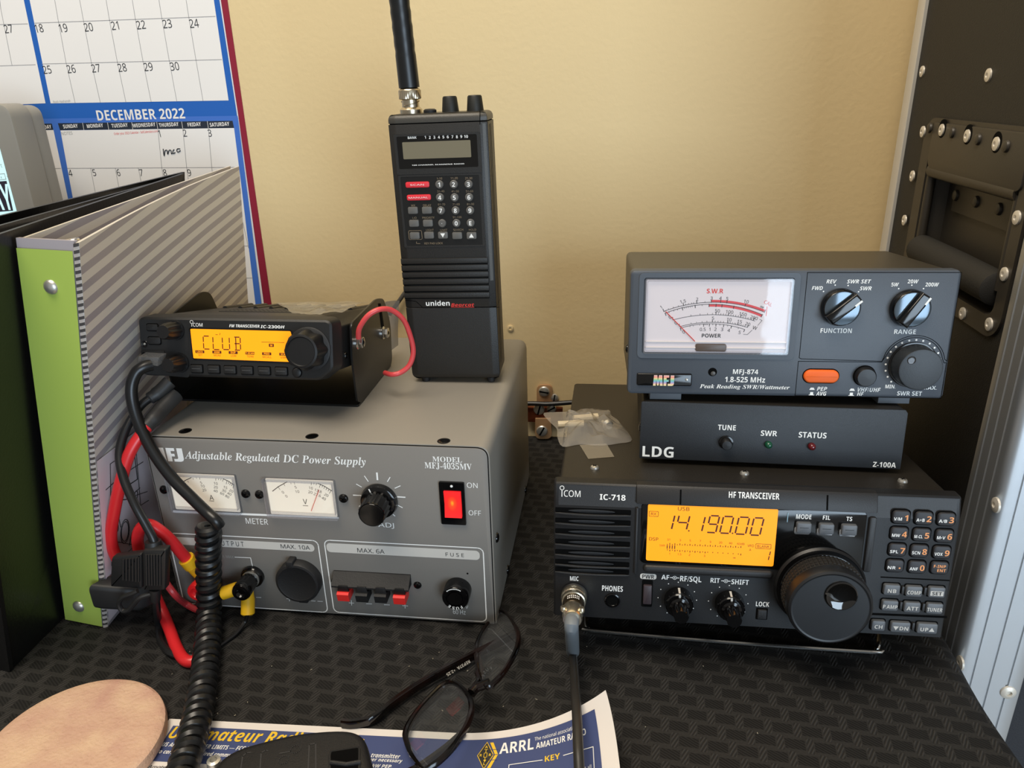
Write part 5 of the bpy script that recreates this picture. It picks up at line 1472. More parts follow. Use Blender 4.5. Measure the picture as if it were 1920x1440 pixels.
# even pitch along the axis
L = [0]
for a_, c_ in zip(axis[:-1], axis[1:]): L.append(L[-1] + (c_ - a_).length)
turns = int(L[-1] / 7.0)
N = turns * 20
pts = []
j = 0
for k in range(N + 1):
    s = L[-1] * k / N
    while j < len(L) - 2 and L[j + 1] < s: j += 1
    t_ = (s - L[j]) / max(1e-6, L[j + 1] - L[j])
    p_ = axis[j].lerp(axis[j + 1], t_)
    d_ = (axis[min(j + 4, len(axis) - 1)] - axis[max(j - 4, 0)]).normalized()
    side = Vector((1, 0.1, 0)); side = (side - d_ * side.dot(d_)).normalized()
    oth = d_.cross(side)
    a_ = 2 * math.pi * turns * k / N
    pts.append(p_ + (side * math.cos(a_) + oth * math.sin(a_)) * 5.5)
b = MB(); b.tube(pts, 3.6, CORD, 9); b.build('coiled_cord', hm, True)
HM = mat('hand_mic_plastic', '#151516', 0.45, bump=(1500, 0.35, 0.0004))
b = MB()
zt_ = 29
bp_ = spline([(*(-201.5,270.3), 0), (*(-195.5,281.3), 0), (*(-180.9,289.6), 0), (*(-165,295.9), 0), (*(-146.4,300), 0), (*(-134.4,300.1), 0), (*(-126.9,295.7), 0), (*(-120.6,285.3), 0), (*(-115.2,273.1), 0), (*(-109.7,246.2), 0), (*(-138.2,229.5), 0), (*(-180.1,238.9), 0), (*(-197,258.3), 0)], 5, True)
poly = [(p_.x, p_.y) for p_ in bp_]
b.prism(poly, 4.5, zt_, HM, 4, 5, ax='z', steps=4)
mbod = b.build('body', hm, True)
b = MB()
sl = [(-142.5,281.5), (-142.6,284.3), (-127.1,289), (-119.8,266), (-136.2,264.3)]
b.prism(rpoly(sl, 2), 28.8, 29.6, HM, 0, .4, ax='z'); b.flat([p_ for p_ in inset(rpoly(sl, 2), 1.2)], VOID, fn=lambda x, y: (x, y, 29.7))
b.tube([(*(-139.5,276.6), 29.8), (*(-130.5,275.8), 30.4), (*(-123.8,278.5), 29.8)], 1.3, HM, 10)
b.build('belt_clip_slot', mbod, True)
b = MB()
zf = lambda x, y: (x, y, zt_ + .12)
MARK = mat('moulded_mark', '#2c2c2e', .5)
for pts_ in ([(-186,269.2), (-188.5,276.4), (-187.5,278.6), (-185.3,279.2)], [(-175.8,270.2), (-179.4,279.4), (-177.9,281.6), (-176.5,281.1)], [(-150.4,272.8), (-155.5,287.4), (-152.3,288.5), (-146.4,273.2)], [(-169.4,280.1), (-163.9,282)]):
    b.strip(pts_, .7, MARK, fn=zf)
for q in ((-165.4,276.3), (-161.8,283.6)):
    b.strip(outline(circ(q, 2.6, 16)), .6, MARK, fn=zf)
b.build('moulded_marks', mbod, True)
b = MB(); b.lathe((-205.8,276.1), [(4.2, 20), (3.6, 24.5), (2.0, 25), (1.8, 22)], STEEL, 14, 'z'); b.build('cord_screw', mbod, True)

# ================================================================== handheld scanner
SB = mat('scanner_plastic', '#1f1d1a', 0.45, bump=(1800, 0.35, 0.0004))
SB2 = mat('scanner_cap_plastic', '#3f3c36', 0.42, bump=(1800, 0.3, 0.0004))
SB3 = mat('scanner_panel', '#111110', 0.35)
SCW, SCH, SCD = 69.9, 191.0, 36.8
scn = thing('handheld_scanner', 'tall black handheld scanner radio with rubber antenna standing on the power supply', 'scanner radio', (-150.9,533,145.6),0.0167,0.0069,-0.0131)
b = MB()
z0_ = (37.09,59.83)[1]
plan = rpoly([(0, 1.6), (5.2, 0), (SCW - 5.2, 0), (SCW, 1.6), (SCW, SCD), (0, SCD)], [.6, .8, .8, .6, 5, 5])
b.prism(plan, z0_, SCH, SB, .2, .2, ax='z'); body = b.build('body', scn)
b = MB()
b.prism([(x, y) for x, y in plan], 1.0, z0_ - .5, SB, 5.0, .2, ax='z', steps=4)
b.build('battery_pack', scn)
b = MB(); b.strip([(0.6,65.59), (8.76,64.68), (13.67,59.62), (71.55,59.52)], .45, VOID, d=.1); b.build('battery_latch_seam', body)
b = MB()
capp = rpoly([(0, 1.6), (5.2, 0), (SCW - 5.2, 0), (SCW, 1.6), (SCW, SCD), (0, SCD)], [.6, .8, .8, .6, 5, 5])
b.prism(inset(capp, .2), SCH + .7, SCH + 6.5, SB2, .3, 3.6, ax='z', steps=4)
b.prism(inset(capp, 1), SCH, SCH + 1, VOID, ax='z')
cap = b.build('top_cap', scn)
b = MB(); b.strip([(65.24,198), (64.76,189.4)], .5, VOID, d=.1); b.build('cap_seam', cap)
# side grooves
b = MB()
for y in (8.5, 15):
    b.add([(SCW + .1, y, 12), (SCW + .1, y + 1.6, 12), (SCW + .1, y + 1.6, SCH - 2), (SCW + .1, y, SCH - 2)], [(0, 1, 2, 3)], VOID)
b.add([(SCW - 1.4, .9, z0_ + 20), (SCW - 3.6, .3, z0_ + 20), (SCW - 3.6, .3, SCH - 1), (SCW - 1.4, .9, SCH - 1)], [(0, 1, 2, 3)], SB2)
b.build('side_grooves', body)
# display
b = MB(); b.ring(rr((3.57,157.5), (64.49,184.7), 1), rr((5.52,161.4), (62.18,183.2), 1), -.7, 0, SB); b.prism(rr((5.48,161.1), (62.18,183.2), 1), -.25, 0, WIN)
b.text('BANK', 'b', (13.58,181.5), (19.79,183.1), WHITE_INK, d=.32)
for s_, q in (('1', (25.93,182.3)), ('2', (29.15,182)), ('3', (32.36,182)), ('4', (35.56,182)), ('5', (38.75,182)), ('6', (41.83,182)), ('7', (45.05,181.9)), ('8', (48.22,181.8)), ('9', (51.29,181.9)), ('10', (54.57,181.8))):
    b.label(s_, 'b', q, 1.9, WHITE_INK, d=.32)
b.text('100 CHANNEL SCANNING RADIO', 'b', (14.77,163.4), (52.23,164.1), WHITE_INK, d=.32)
b.prism(rr((9.24,168), (57.48,179.4), .6), -.45, -.2, mat('unlit_screen', '#77705c', .28))
b.build('display', body, label='blank grey display')
# key pad
b = MB()
b.ring(rr((4.03,105.7), (64.07,157.2), 1), rr((5.75,106.8), (62.11,156), .8), -.5, 0, SB); b.prism(rr((5.75,106.8), (62.11,156), .8), -.2, 0, SB3)
def sl_(s, q, h=1.45, m=TAN_INK): b.label(s, 's', q, h, m, d=.28)
for s, q in (('1-10', (33.85,154.2)), ('11-20', (44.38,154.1)), ('21-30', (54.77,153.8)), ('31-40', (34.09,145.4)), ('41-50', (44.44,145.1)), ('51-60', (54.79,144.9)), ('61-70', (33.93,136.2)), ('71-80', (44.5,136)), ('81-90', (54.92,135.9)), ('91-100', (44.62,126.9)),
             ('WX', (13.14,135.9)), ('DELAY', (23.38,135.8)), ('L/O', (13.32,127.1)), ('PRIORITY', (23.62,127)), ('LIGHT', (23.95,118.1)), ('LIMIT', (34.18,117.9)), ('SEARCH', (44.82,117.9)), ('HOLD', (55.24,117.7)), ('KEY PAD LOCK', (25.96,108.4))):
    sl_(s, q)
b.strip(outline(rr((7.99,111.5), (17.72,117.9), .8)), .3, TAN_INK, d=.28); b.strip([(13.23,109.8), (13.1,108.5), (15.89,108.4)], .3, TAN_INK, d=.28)
pad = b.build('key_panel', body)
REDK = mat('red_key', '#dd2f3a', .45)
for s, bl, tr in (('SCAN', (9.11,148.4), (26.32,152.4)), ('MANUAL', (9.23,139.5), (26.75,143.5))):
    b = MB(); b.prism(rr(bl, tr, 1.2), -1.5, 0, REDK, .5); b.text(s, 's', (bl[0] + (tr[0] - bl[0]) * (.2 if s == 'SCAN' else .08), bl[1] + 1.5), (tr[0] - (tr[0] - bl[0]) * (.22 if s == 'SCAN' else .12), tr[1] - 1.4), WHITE_INK, d=1.56); b.build('red_key', pad, label='red ' + s.lower() + ' key')
GK = mat('scanner_key_rubber', '#5d5b57', .5)
for s, q in (('1', (33.58,150.2)), ('2', (43.89,150)), ('3', (54.52,149.8)), ('4', (33.3,141.2)), ('5', (43.84,140.9)), ('6', (54.34,140.8)), ('7', (33.3,132)), ('8', (43.94,131.8)), ('9', (54.5,131.6)), ('\u2022', (33.5,122.9)), ('0', (43.98,122.8)), ('E', (54.26,122.7))):
    b = MB(); b.lathe(q, [(2.95, 0), (2.9, -1.4), (2.4, -1.9), (.1, -2.0)], GK, 24); b.label(s, 'b', q, 3.0 if s != '\u2022' else 1.2, WHITE_INK, d=2.06); b.build('number_key', pad)
for s, q in (('', (12.82,132.5)), ('', (23.09,132.4)), ('', (12.81,123.3)), ('', (23.03,123.2)), ('', (12.56,114.4)), ('', (23.17,114.5)), ('\u25bc', (33.44,114.3)), ('', (43.92,113.8)), ('\u25b2', (54.45,113.6))):
    b = MB(); b.prism(rc(q, 7.2, 5.0, 1), -1.7, 0, GK, .5)
    if s: b.label(s, 'g', q, 2.6, WHITE_INK, d=1.76)
    b.build('function_key', pad)
# speaker ribs
gr_ = MB()
for q in ((39.59,95.39), (39.23,90.3), (38.86,85.08), (38.5,79.84), (38.13,74.59), (37.76,69.35)):
    z = q[1]
    gr_.box((.2, -1.3, z - 2.0), (SCW - 4.6, .6, z + 2.0), SB, .7)
    gr_.flat([(.4, z - 2.8), (SCW - 4.8, z - 2.8), (SCW - 4.8, z - 2.0), (.4, z - 2.0)], VOID, d=.1)
gr_.build('speaker_grille', body)
b = MB(); b.text('uniden', 'b', (16.28,61.14), (34.51,64.84), WHITE_INK, d=.15); b.text('Bearcat', 'i', (35.49,60.34), (53.15,62.88), RED_INK, d=.15); b.strip([(35.45,59.84), (52.96,59.69)], .3, RED_INK, d=.15); b.build('name_strip', body)
for q in ((9.91,-2.38), (62.07,-6.42)):
    b = MB(); b.lathe((q[0], 6), [(3.4, 1.4), (3.2, -1.9), (2.6, -2.1)], BLACK_MATT, 14, 'z'); b.build('foot', scn)
    b = MB(); b.lathe((q[0], SCD - 6), [(3.4, 1.4), (3.2, -1.9), (2.6, -2.1)], BLACK_MATT, 14, 'z'); b.build('foot', scn)
TZ = SCH + 6.5
for px_ in ((41.19,199.5), (58.94,199.2)):
    b = MB(); b.lathe((px_[0], 20), [(6.2, TZ - .5), (6.0, TZ + 1), (5.1, TZ + 9.5), (4.4, TZ + 10.4), (.1, TZ + 10.6)], mat('scanner_knob', '#151612', .5), 40, 'z', flute=(20, .25, 1, 2)); b.build('control_knob', cap)
q = (27.21,199.5)
b = MB(); b.lathe((q[0], 16), [(4.6, TZ - .2), (4.6, TZ + 1.8), (3.4, TZ + 2.6), (.1, TZ + 2.8)], BLACK_MATT, 24, 'z'); b.build('socket_plug', cap)
q = (12.81,199.5)
ax_, ay_ = q[0], 20
b = MB()
b.lathe((ax_, ay_), [(8.0, TZ - .4), (8.0, TZ + 2.6), (7.2, TZ + 3.4), (6.2, TZ + 4.2), (6.0, TZ + 9.0), (6.6, TZ + 9.4)], NICKEL, 32, 'z')
b.lathe((ax_, ay_), [(7.0, TZ + 9.2), (7.9, TZ + 9.8), (7.9, TZ + 15.0), (7.2, TZ + 16.0), (5.5, TZ + 17.2)], NICKEL, 64, 'z', flute=(32, .4, 1, 2))
for s_ in (0, 1):
    b.tube([(ax_ + 6.2 * math.cos(a_), ay_ + 6.2 * math.sin(a_), TZ + 5 + 3 * k / 6) for k, a_ in enumerate([math.pi * s_ + .4 * j_ - 2.2 for j_ in range(7)])], .5, NICKEL, 6)
ant = b.build('antenna_connector', scn, label='nickel bayonet antenna connector')
b = MB()
pth, rad = [], []
for k in range(60):
    z = TZ + 17 + k * 3.0
    lean = -(k * 3.0) * .032 - .00005 * (k * 3) ** 2
    pth.append((ax_ + lean, ay_ + (k * 3) * .01, z))
    rad.append(7.35 - min(k, 14) * .03 + (.2 * math.sin(k * 2.1) if k > 10 else 0) - (.35 if k == 8 else 0))
b.tube(pth, rad, mat('antenna_rubber', '#111315', .36), 20); b.build('antenna_whip', ant)
# ================================================================== ring binders
GREEN = mat('lime_green_card', '#a9c25a', 0.42, coat=.3)
VINYL = mat('clear_vinyl_over_board', '#a9a2a6', 0.28, coat=.4)
STRIPE = bpy.data.materials.new('striped_cover'); STRIPE.use_nodes = True
nt = STRIPE.node_tree; pb = nt.nodes['Principled BSDF']; pb.inputs['Roughness'].default_value = .32; pb.inputs['Coat Weight'].default_value = .3; pb.inputs['Coat Roughness'].default_value = .12
tcn = nt.nodes.new('ShaderNodeTexCoord'); mp = nt.nodes.new('ShaderNodeMapping'); mp.inputs['Rotation'].default_value = (math.radians(-9), 0, 0)
wv = nt.nodes.new('ShaderNodeTexWave'); wv.bands_direction = 'Z'; wv.inputs['Scale'].default_value = 30; wv.inputs['Distortion'].default_value = .25; wv.inputs['Detail'].default_value = 1; wv.inputs['Detail Scale'].default_value = .4
rp = nt.nodes.new('ShaderNodeValToRGB'); rp.color_ramp.elements[0].position = .42; rp.color_ramp.elements[1].position = .5
rp.color_ramp.elements[0].color = (*lin('#a59ea2'), 1); rp.color_ramp.elements[1].color = (*lin('#dcd5ca'), 1)
nt.links.new(tcn.outputs['Object'], mp.inputs[0]); nt.links.new(mp.outputs[0], wv.inputs['Vector']); nt.links.new(wv.outputs['Fac'], rp.inputs[0]); nt.links.new(rp.outputs[0], pb.inputs['Base Color'])
sb = thing('ring_binder', 'striped ring binder with a lime green spine standing left of the radios', 'binder', (-375, 400, 0))
def slab(mb, a, m, th):
    """A board through four corners (bottom near, bottom far, top far, top near), thickened by th."""
    A = [Vector(p) for p in a]
    n = (A[1] - A[0]).cross(A[3] - A[0]).normalized() * th
    mb.loft([[tuple(p) for p in A], [tuple(p + n) for p in A]], m)
    return n
BL_, BR_, TL_, TR_ = Vector((-393.3, 403.5, .4)), Vector((-359.4, 398.3, .4)), Vector((-347.0, 400.0, 282.3)), Vector((-307.5, 396.5, 281.0))
b = MB(); slab(b, [BL_ + Vector((0, 1, 0)), BR_ + Vector((0, 1, 0)), TR_ + Vector((0, 1, 1.5)), TL_ + Vector((0, 1, 1.5))], VINYL, -2.5)
spine = b.build('spine', sb, True)
b = MB()
ins = lambda u, v: (BL_ * (1 - u) + BR_ * u) * (1 - v) + (TL_ * (1 - u) + TR_ * u) * v
b.add([tuple(ins(u, v) + Vector((0, -.5, 0))) for u, v in ((.01, .003), (.985, .003), (.985, .985), (.01, .985))], [(0, 1, 2, 3)], GREEN)
b.build('spine_card', spine, True, 'lime green spine card')
for v in (.115 - .06, .905):
    p_ = ins(.55 if v > .5 else .42, v)
    b = MB(); b.lathe((p_.x, p_.z), [(4.6, p_.y - .6), (4.4, p_.y - 1.2), (2.8, p_.y - 2.4), (.2, p_.y - 2.9)], STEEL, 24); b.build('spine_rivet', spine, True)
HB, HT = Vector((-356.5, 399.5, .4)), Vector((-304.5, 397.5, 281.5))
FB, FT = Vector((-366.0, 672, .4)), Vector((-337.0, 672, 298.0))
# ribbed hinge between spine and front cover
b = MB()
rows = []
for k in range(141):
    v = k / 140
    p_ = BR_.lerp(TR_, v); h_ = HB.lerp(HT, v)
    dpt = .7 * (k % 2)
    rows.append([tuple(p_ + Vector((0, -.2, 0))), tuple(p_.lerp(h_, .5) + Vector((0, -.9 + dpt, 0))), tuple(h_ + Vector((0, -.2, 0)))])
RIBL, RIBD = mat('ribbed_vinyl', '#a59f9a', .25, coat=.5), mat('ribbed_vinyl_shaded', '#4c4846', .3)  # one vinyl in two tones; the dark one paints shade between ribs
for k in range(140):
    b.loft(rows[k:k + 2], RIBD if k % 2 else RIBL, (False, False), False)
b.build('hinge', sb, True)
# covers: gently bowed boards
def cover(name, nb, nt_, fb, ft, bow, m, th, lab=None):
    mb = MB(); front, back = [], []
    for j in range(15):
        v = j / 14
        r1, r2 = [], []
        for i in range(15):
            u = i / 14
            p_ = (nb * (1 - u) + fb * u) * (1 - v) + (nt_ * (1 - u) + ft * u) * v
            p_ = p_ + Vector((bow * math.sin(math.pi * u), 0, 3.0 * math.sin(math.pi * u) * v * .6))
            r1.append(p_); r2.append(p_ + Vector((-th, 0, 0)))
        front.append(r1); back.append(r2)
    mb.loft([[tuple(p_) for p_ in r] for r in front], m, (False, False), False)
    mb.loft([[tuple(p_) for p_ in r] for r in back], m, (False, False), False)
    e = front[0] + [r[-1] for r in front[1:]] + front[-1][::-1][1:] + [r[0] for r in front[::-1][1:-1]]
    f = back[0] + [r[-1] for r in back[1:]] + back[-1][::-1][1:] + [r[0] for r in back[::-1][1:-1]]
    mb.loft([[tuple(p_) for p_ in e], [tuple(p_) for p_ in f]], mat('welded_edge', '#cfc8b8', .3), (False, False))
    return mb.build(name, sb, True, lab)
fc_ = cover('front_cover', HB, HT, FB, FT, -3.5, STRIPE, 2.2, 'clear cover over grey striped sheet')
cover('back_cover', BL_ + Vector((1, 3, 0)), TL_ + Vector((1.5, 3, 1)), Vector((-389, 676, .4)), Vector((-349.5, 676, 298)), 5.0, STRIPE, -2.2)
b = MB(); b.tube([(-323 + 10 * math.cos(k * .2618), 408 + 4.5 * math.sin(k * .2618), 279.5 + 1.5 * math.cos(k * .2618)) for k in range(24)], 1.3, CHROME, 8, True); b.build('ring_mechanism', sb, True)
b = MB()
nrm = Vector((.6, 0, 0))
SH = [(-351,410.5,107.6), (-349,436,127), (-346,468.4,127.3), (-343,510.9,119.3), (-352,501.5,14.09), (-358,462.1,-22), (-358,403.3,9)]
sh = [HB.lerp(HT, .02), HB.lerp(HT, .42)]
def cov(u, v, off=.9):
    p_ = (HB * (1 - u) + FB * u) * (1 - v) + (HT * (1 - u) + FT * u) * v
    return tuple(p_ + Vector((-3.5 * math.sin(math.pi * u) + off, 0, 0)))
b.loft([[cov(u, .015 + (.487 - u * .09 - .015) * k / 12) for u in [.5 * q / 14 for q in range(15)]] for k in range(13)], mat('tucked_sheet', '#e3d6da', .5), (False, False), False)
DR = lambda pts, w=.5: b.tube([cov(u, v, 1.2) for u, v in pts], w * .5, DARK_INK, 5)
DR([(.057, .449), (.187, .429), (.193, .144), (.03, .17), (.057, .449)]); DR([(.098, .351), (.184, .335), (.178, .411), (.125, .434), (.098, .351)], .8)
DR([(.029, .393), (.073, .391)]); DR([(.149, .381), (.22, .367)]); DR([(.17, .294), (.232, .27)]); DR([(.044, .352), (.126, .308), (.194, .303)]); DR([(.194, .25), (.236, .24)]); DR([(.072, .322), (.085, .25)])
for cu, cv, ru, rv in ((.104, .225, .022, .034), (.104, .225, .018, .028), (.07, .3, .006, .016), (.068, .262, .006, .014), (.172, .294, .008, .012)):
    DR([(cu + ru * math.cos(k), cv + rv * math.sin(k)) for k in [i * .35 for i in range(19)]])
DR([(.138, .2), (.12, .17)]); DR([(.055, .227), (.14, .16)])
b.build('pocket_sheet', fc_, True, 'sheet with a line drawing in the cover pocket')

BV = mat('black_vinyl', '#0d0d0d', 0.38, bump=(500, .25, .0005))
bb = thing('ring_binder', 'large black ring binder standing at the frame edge behind the green spine', 'binder', (-420, 400, 0))
def bcover(name, nb, nt_, fb, ft, th):
    mb = MB()
    A = [Vector(nb), Vector(fb), Vector(ft), Vector(nt_)]
    rows1 = []
    for off in (0, th):
        rows1.append([tuple(p_ + Vector((off, 0, 0))) for p_ in A])
    mb.loft(rows1, BV)
    return mb.build(name, bb, True)
bcover('front_cover', (-395.5, 351, .4), (-344, 353, 286.5), (-399.5, 624, .4), (-365, 626, 297.0), -3)
bcover('back_cover', (-468, 362, .4), (-402, 366, 286.5), (-425, 640, .4), (-369, 634, 297.5), -3)
bcover('inside_board', (-430, 358, .4), (-373, 360, 285.5), (-412, 632, .4), (-367.5, 630, 295.5), -3)
b = MB(); slab(b, [(-395, 350, .4), (-469, 361, .4), (-403, 365, 287), (-344.5, 352, 287)], BV, 3); b.build('spine', bb, True)
b = MB(); slab(b, [(-402, 372, 6), (-404, 600, 6), (-372, 606, 288.5), (-352, 374, 280)], mat('binder_pages', '#d9d3cd', .7), -12); b.build('pages', bb, True)

# ================================================================== monitor behind the binders
MG = mat('warm_grey_plastic', '#8b8880', 0.45)
mon = thing('monitor', 'grey plastic framed screen peeking over the black binder at the frame edge', 'monitor', (-620, 655, 0))
b = MB()
mx1 = -526.5
b.prism(rpoly([(-800, 60), (mx1, 60), (mx1, (-524.8,356.3)[1] + 1), (-800, (-524.8,356.3)[1] + 1)], [4, 4, 12, 12], 6), 640, 665, MG, 3.0, .5)
b.prism(rpoly([(-798, 62), (mx1 - 2, 62), (mx1 - 2, (-524.8,356.3)[1] - 1), (-798, (-524.8,356.3)[1] - 1)], [4, 4, 11, 11], 6), 665.6, 684, MG, .5, 3.0)
b.build('housing', mon, True)
b = MB(); b.box((-720, 650, 1), (-600, 690, 9), MG, 2); b.box((-690, 668, 8), (-630, 682, 90), MG, 2); b.build('stand', mon, True)
b = MB()
SCR = mat('pale_blue_screen', '#bfe6ea', .3, emit=('#c4eef2', .55))
b.flat([(-790, 78), (-545.2, 78), (-545.2, (-543.9,324.4)[1] + 4), (-790, (-543.9,324.4)[1] + 4)], SCR, fn=lambda x, z: (x, 639.7, z))
f_ = lambda x, z: (x, 639.55, z)
b.flat([(-587,289.1), (-547.2,291.4), (-548.6,264.5), (-596.1,261.4)], mat('screen_navy', '#2b2637', .3), fn=f_)
b.text('DAY', 'b', (-577.1,265.2), (-547,288.6), SCR, fn=lambda x, z: (x, 639.4, z))
b.strip(outline([(-556.2,297.2), (-547.4,297.8), (-547.3,292.9), (-556.7,292)]), .5, GREY_INK, fn=f_); b.label('x', 's', (-551.6,294.8), 2.6, GREY_INK, fn=f_); b.label('t', 's', (-548.4,305.1), 3.4, GREY_INK, fn=f_); b.label('*', 's', (-545.2,294.7), 2.2, GREY_INK, fn=f_)
b.build('screen', mon, True, 'pale blue lit screen')

# ================================================================== band chart
CHB = mat('chart_blue', '#3d4a78', .5)
CHY = mat('chart_yellow', '#efc531', .5)
CHW = mat('chart_paper', '#e6e0da', .5)
P0, PD = Vector((-263.4, 322.4, 0)), Vector((181.2, 6.9, 0)).normalized()
PN = Vector((PD.y, -PD.x, 0))
UC = 178.0
def chart(u, v, lift=0.0):
    """u along the top edge, v down the sheet (mm); the right-hand end curls up."""
    R_ = 125.0 + max(0.0, v) * 2.2
    if u > UC:
        a = (u - UC) / R_
        uu, z = UC + R_ * math.sin(a), R_ * (1 - math.cos(a))
        nx, nz = -math.sin(a), math.cos(a)
    else:
        uu, z, nx, nz = u, 0.0, 0.0, 1.0
    p_ = P0 + PD * (uu + nx * lift) + PN * v
    return (p_.x, p_.y, .6 + z + nz * lift)
ch = thing('band_chart', 'printed blue and white amateur radio band chart under the hand microphone', 'printed chart', (-120, 290, 0))
def grid(mb, u0, v0, u1, v1, m, lift, nu=None, nv=3):
    nu = max(2, round((u1 - u0) / 1.5))
    mb.loft([[chart(u0 + (u1 - u0) * i / nu, v0 + (v1 - v0) * j / nv, lift) for i in range(nu + 1)] for j in range(nv + 1)], m, (False, False), False)
b = MB(); grid(b, 0, 0, 278, 160, CHW, 0, 60, 70); grid(b, 0, 0, 278, 160, CHW, -.25, 60, 70); sheet = b.build('sheet', ch, True)
b = MB()
grid(b, 5.2, 5.2, 268, 31, CHB, .15, None, 12); grid(b, 197, 31, 268, 150, CHB, .15, None, 50)
ft = lambda u, w: chart(u, w, .3)
def ct(s, st, u0, v0, u1, hcap, m):
    """Lettering with its baseline at v0, running from u0 to u1."""
    vs, fs, x0, x1, cap = glyph(s, st)
    k, kz = (u1 - u0) / (x1 - x0), hcap / cap
    b.add([chart(u0 + (x - x0) * k, v0 - y * kz, .3) for x, y in vs], fs, m)
ct('US Amateur Radio Bands', 'i', 6.5, 14.6, 126, 8.6, CHY)
ct('US AMATEUR POWER LIMITS \u2014 FCC 97.313 An amateur station must use the minimum transmitter', 'i', 6.0, 20.6, 150, 2.9, WHITE_INK)
ct('power necessary', 'i', 128, 23.2, 152, 2.3, WHITE_INK); ct('1.5 kW PEP.', 'i', 130, 27.4, 147, 2.3, WHITE_INK)
ct('to carry out the desired communications. No station may', 'i', 5.8, 25.6, 88, 2.7, WHITE_INK)
ct('Amateurs wishing to operate on either 2,200 or 630 meters must first', 'o', 6, 36, 120, 2.3, DARK_INK)
ct('10 meters (28 MHz)', 'b', 160, 37.6, 193, 3.0, DARK_INK)
ct('ARRL', 'b', 207.5, 16.2, 228, 7.2, WHITE_INK); ct('AMATEUR RADIO', 'b', 229.5, 16.2, 260.5, 3.6, WHITE_INK); ct('The national association for', 's', 228.5, 11.0, 259, 2.1, WHITE_INK)
ct('KEY', 'b', 235, 25.4, 244, 3.4, CHY)
for u0, v0, u1, v1 in ((214, 24, 233.5, 24), (246, 24, 264, 24), (214, 24, 214, 100), (264, 24, 264, 100)):
    b.strip([(u0, v0), (u1, v1)], .45, WHITE_INK, fn=ft)
ct('Note:', 'i', 216, 31.5, 224, 2.7, WHITE_INK); ct('CW operation is permitted throughout all', 's', 216, 35.4, 262, 2.2, WHITE_INK); ct('amateur bands.', 's', 216, 39, 232, 2.2, WHITE_INK); ct('MCW is authorized above 50.1 MHz', 's', 216, 42.8, 259, 2.2, WHITE_INK)
# diamond emblem with yellow side bars
DM = (199.5, 16.5)
b.flat([(DM[0], DM[1] - 9.4), (DM[0] + 4.9, DM[1]), (DM[0], DM[1] + 9.4), (DM[0] - 4.9, DM[1])], CHY, fn=ft)
ft2, ft3 = (lambda u, w: chart(u, w, .4)), (lambda u, w: chart(u, w, .5))
b.flat([(DM[0], DM[1] - 8.6), (DM[0] + 4.4, DM[1]), (DM[0], DM[1] + 8.6), (DM[0] - 4.4, DM[1])], DARK_INK, fn=ft2)
b.flat([(DM[0] + 1.8, DM[1] - 8.6), (DM[0] + 3.8, DM[1] - 8.6), (DM[0] + 7.4, DM[1]), (DM[0] + 3.8, DM[1] + 8.6), (DM[0] + 1.8, DM[1] + 8.6), (DM[0] + 5.6, DM[1])], CHY, fn=ft)
for v_ in (-3.5, 0, 3.5): b.strip([(DM[0] + 2.5, DM[1] + v_), (DM[0] + 7.2, DM[1] + v_)], .35, CHB, fn=ft2)
def dlab(s, u, v, h):
    vs, fs, x0, x1, cap = glyph(s, 'b'); k = h / cap
    b.add([chart(u + (x - (x0 + x1) / 2) * k, v + h / 2 - y * k, .5) for x, y in vs], fs, CHY)
for s, u, v in (('A', 0, -5.6), ('R', -2.7, 0), ('R', 2.7, 0), ('L', 0, 5.8)): dlab(s, DM[0] + u, DM[1] + v, 1.7)
b.strip([(DM[0] - 1, DM[1] - 3.9), (DM[0] + 1, DM[1] - 3.9)], .35, CHY, fn=ft3); b.strip([(DM[0], DM[1] - 3.9), (DM[0], DM[1] - 1.4)], .35, CHY, fn=ft3); b.strip(outline([(DM[0] - .9, DM[1] - 1.4), (DM[0] + .9, DM[1] - 1.4), (DM[0] + .9, DM[1] + 1.4), (DM[0] - .9, DM[1] + 1.4)]), .3, CHY, fn=ft3); b.strip([(DM[0], DM[1] + 1.4), (DM[0], DM[1] + 4.2)], .35, CHY, fn=ft3); b.flat([(DM[0] - .9, DM[1] + 3.2), (DM[0] + .9, DM[1] + 3.2), (DM[0], DM[1] + 4.8)], CHY, fn=ft3)
b.build('printing', sheet, True)

# ================================================================== stone coaster
STONE = mat('sandstone', '#d6b596', .85, bump=(420, .7, .0012), mottle=('#bd9080', 38, .2))
b = MB()
sp_ = [(48.6, .6), (49.8, 2.5), (50.2, 6), (49.6, 9.0), (47.8, 10.2)]
rr2 = []
prof_ = sp_ + [(44 - 4 * k, 10.3) for k in range(11)]
rings = []
for r_, z_ in prof_:
    rings.append([(-304.5 + r_ * math.cos(a_) , 293 + r_ * math.sin(a_), z_ + (noise.noise(Vector((r_ * math.cos(a_) * .05, r_ * math.sin(a_) * .05, 2))) * .5 if z_ > 10 else 0)) for a_ in [2 * math.pi * k / 72 for k in range(72)]])
b.loft(rings, STONE)
tag(b.build('stone_coaster'), 'round tan sandstone coaster lying on the black cloth', 'coaster')

